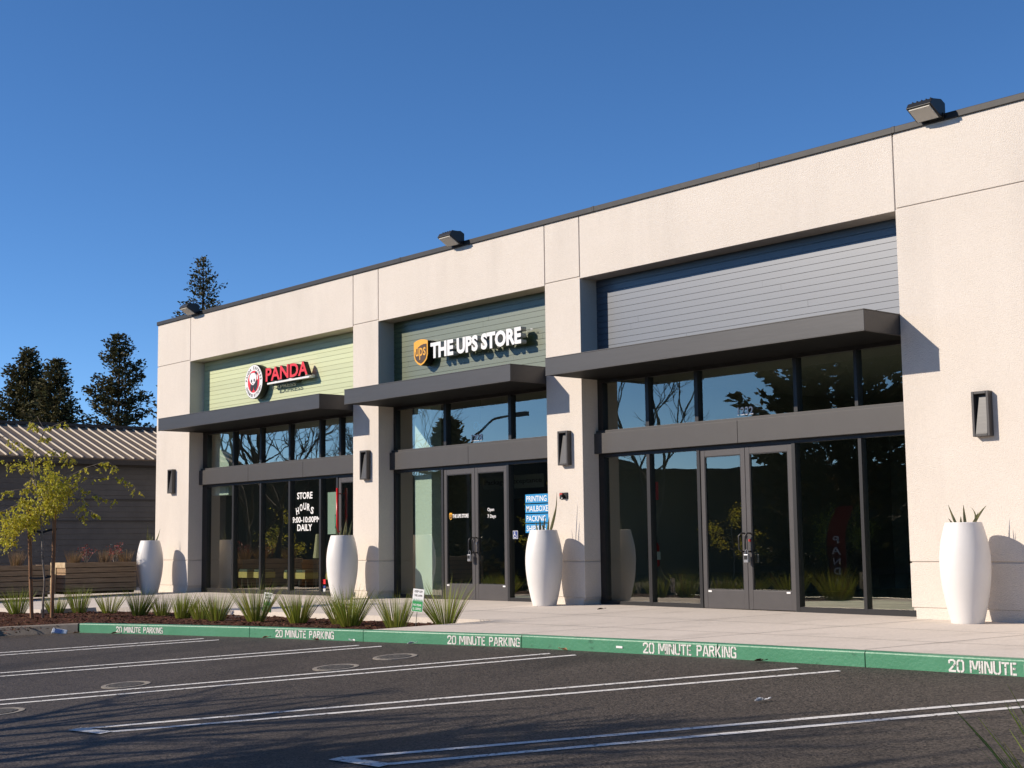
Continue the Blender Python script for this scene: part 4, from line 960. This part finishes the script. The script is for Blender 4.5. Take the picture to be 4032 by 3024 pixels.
# young leafy trees, hedge strip and a long low building across the road
def leafy(loc, H, Rc, seed, lab):
    r = empty('leafy_tree', loc, lab, 'tree', gr); rr = random.Random(seed); b = MB(); f = MB()
    b.tube([(0, 0, -.2), (.03, 0, H*.45), (0, .02, H*.85)], [.05, .035, .012], 6)
    for k in range(14):
        a = rr.uniform(0, 6.28); z0 = H*rr.uniform(.4, .8); e = Vector((math.cos(a)*Rc*rr.uniform(.5, 1), math.sin(a)*Rc*rr.uniform(.5, 1), z0+H*rr.uniform(-.05, .2))); b.tube([(0, 0, z0), e], [.015, .004], 4, cap=False)
        for j in range(90):
            c = Vector((0, 0, z0)).lerp(e, rr.uniform(.4, 1.1))+Vector((rr.gauss(0, .14), rr.gauss(0, .14), rr.gauss(-.06, .12))); d = Vector((rr.uniform(-1, 1), rr.uniform(-1, 1), rr.uniform(-1, 1))).normalized(); s = d.orthogonal().normalized()*.03
            f.quad(c, c+d*.04-s, c+d*.09, c+d*.04+s)
    b.build('trunk', bark_m, r); f.build('crown', leaf_m, r)
leafy((-19.5, -26.0, -1.2), 3.9, 1.5, 1, 'yellow green young tree mirrored in the vacant shop doors'); leafy((-13.5, -25, -1.2), 3.6, 1.4, 2, 'yellow green young tree mirrored at the vacant shop wall'); leafy((-36, -16, -1.2), 4.2, 1.4, 3, 'yellow green young tree mirrored in the restaurant glass'); leafy((-26, -22, -1.2), 4.4, 1.3, 4, 'yellow green young tree mirrored in the parcel shop side pane')
b = MB(); rr = random.Random(9)
for k in range(9000):
    x = rr.uniform(-70, -8); y = -24-rr.random()*3.5-.0*x; y = y+(x+20)*-.12 if x < -20 else y
    z = lotz(x, y)+rr.random()**1.6*.75*(1.0 if math.sin(x*1.7)+math.sin(x*.6) > -.4 else .35)
    d = Vector((rr.uniform(-.6, .6), rr.uniform(-.6, .6), 1)).normalized(); s = Vector((rr.uniform(-1, 1), rr.uniform(-1, 1), 0)).normalized()*.03; b.quad(Vector((x, y, z))-s, Vector((x, y, z))+s, Vector((x, y, z))+d*.3+s*.3, Vector((x, y, z))+d*.3-s*.3)
tag(b.build('ground_cover', hedge_m), kind='stuff')
b = MB()
for x0, x1 in ((-400, -40), (-40, 40), (40, 400)): b.quad((x0, -400, lotz(x0, -400)+.02), (x1, -400, lotz(x1, -400)+.02), (x1, -30.5, lotz(x1, -30.5)+.02), (x0, -30.5, lotz(x0, -30.5)+.02))
struct(b.build('glare_dimming_ground', mat('dimming_ground_dark', (.03, .035, .012), .95, .1, col2=(.06, .055, .025), noise_scale=.6)))  # dark far ground added to dim the asphalt glare mirrored in the glass
fb = empty('long_low_building', (-50, -62, -1.2), 'long dark low building across the road mirrored in the glass', 'building')
b = MB(); b.box(-60, 75, -6, 6, 0, 6.9); b.build('wall', farwall_m, fb)
b = MB(); b.box(-60.2, 75.2, -6.2, 6.2, 6.901, 7.2); b.box(-20, -8, -3, 3, 7.2, 8.1); b.build('roof', farwall_m, fb)
fb.rotation_euler = (0, 0, R(-32))
lp = empty('street_lamp', (-26.6, -18.4, lotz(-26, -18.4)), 'tall curved arm street lamp across the lot mirrored in the parcel shop transom', 'street lamp')
b = MB(); b.tube([(0, 0, 0), (0, 0, 5.6), (.25, -.1, 6.4), (1.0, -.4, 7.0), (2.1, -.8, 7.2)], [.09, .07, .06, .05, .04], 8); b.build('pole', iron_m, lp)
b = MB(); b.box(1.9, 2.6, -1.0, -.75, 7.12, 7.28); b.build('lamp_head', iron_m, lp)
bf = empty('feather_banner', (-9.6, -18.9, lotz(-9.6, -18.9)), 'red feather banner with white letters mirrored in the vacant shop glass', 'banner', None)
fd = Vector((.8, -.6, 0))
b = MB(); b.tube([(0, 0, 0), (0, 0, 2.4), tuple(fd*.12+Vector((0, 0, 2.9))), tuple(fd*.5+Vector((0, 0, 3.2)))], [.02, .016, .012, .008], 6); b.build('pole', black_m, bf)
b = MB()
for k in range(10):
    z0, z1 = .5+2.6*k/10, .5+2.6*(k+1)/10; w0, w1 = (.55 if z0 < 2.5 else .55+.0), .55
    o0 = fd*(.02+max(0, z0-2.4)*.45); o1 = fd*(.02+max(0, z1-2.4)*.45); dz0 = .0
    b.quad(o0+Vector((0, 0, z0)), o0+fd*.5+Vector((0, 0, z0)), o1+fd*.5+Vector((0, 0, z1)), o1+Vector((0, 0, z1)))
b.build('cloth', flag_m, bf)
for k, c in enumerate('PANDA'):
    t = text('lettering', c, tuple(fd*.27+Vector((.012, .016, 2.0-k*.33))), .22, white_m, bf, depth=.002, bold=.02, rz=math.atan2(-fd.y, -fd.x))

# ------------------------------------------------------------------ kerb lettering (stencilled), litter, iron covers
GLY = {'2': [[(.05, .72), (.05, .88), (.18, .95), (.36, .95), (.48, .86), (.48, .68), (.40, .55)], [(.33, .44), (.06, .13), (.06, .07), (.52, .07)]],
 '0': [[(.22, .95), (.12, .92), (.06, .80), (.06, .20), (.12, .08), (.22, .05)], [(.34, .95), (.44, .92), (.50, .80), (.50, .20), (.44, .08), (.34, .05)]],
 'M': [[(.07, 0), (.07, 1)], [(.20, .98), (.36, .30)], [(.45, .30), (.61, .98)], [(.74, 0), (.74, 1)]], 'I': [[(.1, 0), (.1, 1)]], 'N': [[(.07, 0), (.07, 1)], [(.19, .96), (.43, .06)], [(.55, 0), (.55, 1)]],
 'U': [[(.07, 1), (.07, .22), (.13, .09), (.23, .05)], [(.34, .05), (.44, .09), (.50, .22), (.50, 1)]], 'T': [[(0, .93), (.20, .93)], [(.27, 0), (.27, 1)], [(.34, .93), (.54, .93)]], 'E': [[(.07, 0), (.07, 1)], [(.18, .93), (.44, .93)], [(.18, .52), (.38, .52)], [(.18, .07), (.44, .07)]],
 'P': [[(.07, 0), (.07, 1)], [(.18, .93), (.36, .93), (.46, .85), (.46, .62), (.36, .52), (.18, .52)]], 'A': [[(.05, 0), (.24, 1)], [(.33, 1), (.54, 0)], [(.22, .30), (.38, .30)]], 'R': [[(.07, 0), (.07, 1)], [(.18, .93), (.36, .93), (.46, .85), (.46, .65), (.36, .55), (.18, .55)], [(.30, .46), (.50, 0)]],
 'K': [[(.07, 0), (.07, 1)], [(.18, .47), (.46, 1)], [(.26, .44), (.50, 0)]], 'G': [[(.26, .95), (.14, .92), (.07, .80), (.07, .20), (.14, .08), (.26, .05)], [(.36, .95), (.46, .90), (.50, .76)], [(.34, .05), (.50, .08), (.50, .44), (.34, .44)]]}
ADV = {'M': .84, 'I': .24, 'N': .66, ' ': .36}
def kerb_text(x0, x1, zlo, zhi, lab):
    s = '20 MINUTE PARKING'; tot = sum(ADV.get(c, .62) for c in s)-.05; b = MB(); pen = 0; k = 0; th = .135; root = None
    yl = kerby(x0); org = Vector((x0, yl, lotz(x0, yl)))
    def P(u, v_, dy):
        x = x0+(x1-x0)*u/tot; y = kerby(x); return (x-org.x, y-dy-org.y, lotz(x, y)+zlo+(zhi-zlo)*v_-org.z)
    ux = (x1-x0)/tot; uz = zhi-zlo
    root = empty('kerb_lettering', org, lab, 'kerb lettering', 'white 20 MINUTE PARKING stencils on the green kerb')
    for c in s+' ':
        if c == ' ' and b.v: b.build('word', white_paint, root); b = MB()
        for st in GLY.get(c, []):
            for p, q in zip(st[:-1], st[1:]):
                k += 1; d = Vector(((q[0]-p[0])*ux, (q[1]-p[1])*uz)); d.normalize(); n = Vector((-d.y, d.x))*th*ux*.5; e = d*th*ux*(.28 if len(st) > 2 else 0)
                pp = Vector((p[0]*ux, p[1]*uz))-e; qq = Vector((q[0]*ux, q[1]*uz))+e
                pts = [pp-n, qq-n, qq+n, pp+n]
                b.quad(*[P(pen+a.x/ux, a.y/uz, .003+.0003*(k % 5)) for a in pts])
        pen += ADV.get(c, .62)
kerb_text(-3.65, -2.47, .018, .108, 'white stencilled words at the far kerb end by the grey kerb and litter')
kerb_text(.155, 1.405, .018, .118, 'white stencilled words on the kerb in front of the mulch bed tip')
kerb_text(3.572, 4.795, .010, .115, 'white stencilled words on the kerb below the pot with the tall thin leaf')
kerb_text(6.755, 8.045, .012, .126, 'white stencilled words straddling a kerb joint below the vacant shop doors')
kerb_text(10.53, 11.80, .008, .118, 'white stencilled words on the nearest kerb block running out of the picture')
b = MB(); b.box(-.05, .05, -.003, 0, -.012, .012); o = b.build('sticker', white_m, loc=(6.40, kerby(6.4)-.002, lotz(6.4, -5.3)+.065)); tag(o, 'small white sticker on the green kerb face', 'sticker')
pk = empty('crushed_packet', (-4.83, -6.98, lotz(-4.83, -6.98)), 'crushed blue and white packet lying against the grey kerb', 'litter'); pk.rotation_euler = (R(68), R(8), R(52))
b = MB(); b.hexa([(-.13, -.01, -.0), (.12, 0, .01), (.13, .08, 0), (-.12, .09, .01), (-.12, 0, .03), (.12, .01, .025), (.12, .075, .028), (-.115, .08, .03)]); b.build('wrapper', packet_m, pk, bevel=.006)
b = MB(); b.hexa([(-.075, .006, .028), (.04, .008, .027), (.04, .07, .028), (-.075, .075, .029), (-.075, .006, .034), (.04, .008, .032), (.04, .07, .033), (-.075, .075, .034)]); b.build('printed_panel', packet_blue, pk)
rr = random.Random(77)
lv = [(-5.62, -7.46, 'small crumpled brown scrap on the asphalt by the grey kerb'), (-3.55, -6.60, 'curled dry leaf below the farthest kerb words'), (.05, -6.02, 'dry leaf on the asphalt below the bed tip kerb'), (1.15, -5.92, 'reddish dry leaf lying off the bed tip kerb words'), (3.05, -5.68, 'pale dry leaf heap beside the kerb joint'), (1.85, -5.80, 'white scrap on the asphalt off the kerb'), (8.45, -5.32, 'dark dry leaf on the asphalt by the nearest stripes'), (10.1, -7.3, 'flat pale leaf on the open asphalt between stripes'), (5.6, -5.42, 'small dry leaf against the kerb below a joint'), (-4.45, -6.85, 'brown leaf pair beside the crushed packet'), (1.6, -.9, 'small dark clod on the walkway by the vacant shop corner')]
for i, (x, y, lab) in enumerate(lv):
    z = lotz(x, y) if y < -5.1 else swz(x, y)
    b = MB(); a = rr.uniform(0, 6.28); L = rr.uniform(.05, .08); n = 7
    for k in range(n):
        t0, t1 = k/n, (k+1)/n; f = lambda t: L*.38*math.sin(math.pi*min(1, t*.96+.02))
        for s in (-1, 1):
            b.quad((L*(t0-.5)*2, 0, .012+.02*t0*t0), (L*(t1-.5)*2, 0, .012+.02*t1*t1), (L*(t1-.5)*2, s*f(t1), .022+.01*math.sin(k)+.02*t1), (L*(t0-.5)*2, s*f(t0), .022+.01*math.sin(k)+.02*t0))
    m_ = white_m if 'white' in lab or 'pale' in lab else (redleaf_m if 'reddish' in lab else (soil_m if 'dark' in lab else dryleaf_m))
    o = b.build('dry_leaf' if 'leaf' in lab else 'scrap', m_, loc=(x, y, z)); o.rotation_euler = (0, 0, a); tag(o, lab, 'litter', 'leaves and scraps by the kerb')
mh = [(2.954, -9.558, 'round iron cover between stripes nearer the young tree side'), (4.107, -7.555, 'round iron grate touching a stripe of the middle pair'), (3.97, -6.626, 'round iron cover closest to the green kerb'), (3.62, -11.25, 'slotted round iron grate at the picture edge')]
for i, (x, y, lab) in enumerate(mh):
    r = empty('manhole_cover', (x, y, lotz(x, y)+.003), lab, 'manhole cover', 'round iron covers in the asphalt'); r.rotation_euler = (math.atan(.0608), 0, 0)
    b = MB(); b.lathe([(.265, -.03), (.265, .006), (.215, .006), (.213, -.03)], 40); b.v = b.v; b.f = b.f[:-2]; b.mi = b.mi[:-2]; b.build('rim', mat('rim_concrete', (.22, .195, .165), .85, .3, col2=(.30, .27, .23), noise_scale=12), r)
    b = MB(); b.lathe([(.21, -.03), (.21, .002), (.12, .003)], 32); b.build('lid', iron_m if i in (0, 2) else iron_dark, r)
    b = MB()
    for k in range(-6, 7):
        hw = math.sqrt(max(0, .19**2-(k*.028)**2)); b.box(k*.028-.007, k*.028+.007, -hw, hw, .0032, .008)
    b.build('lid_pattern', iron_m, r)
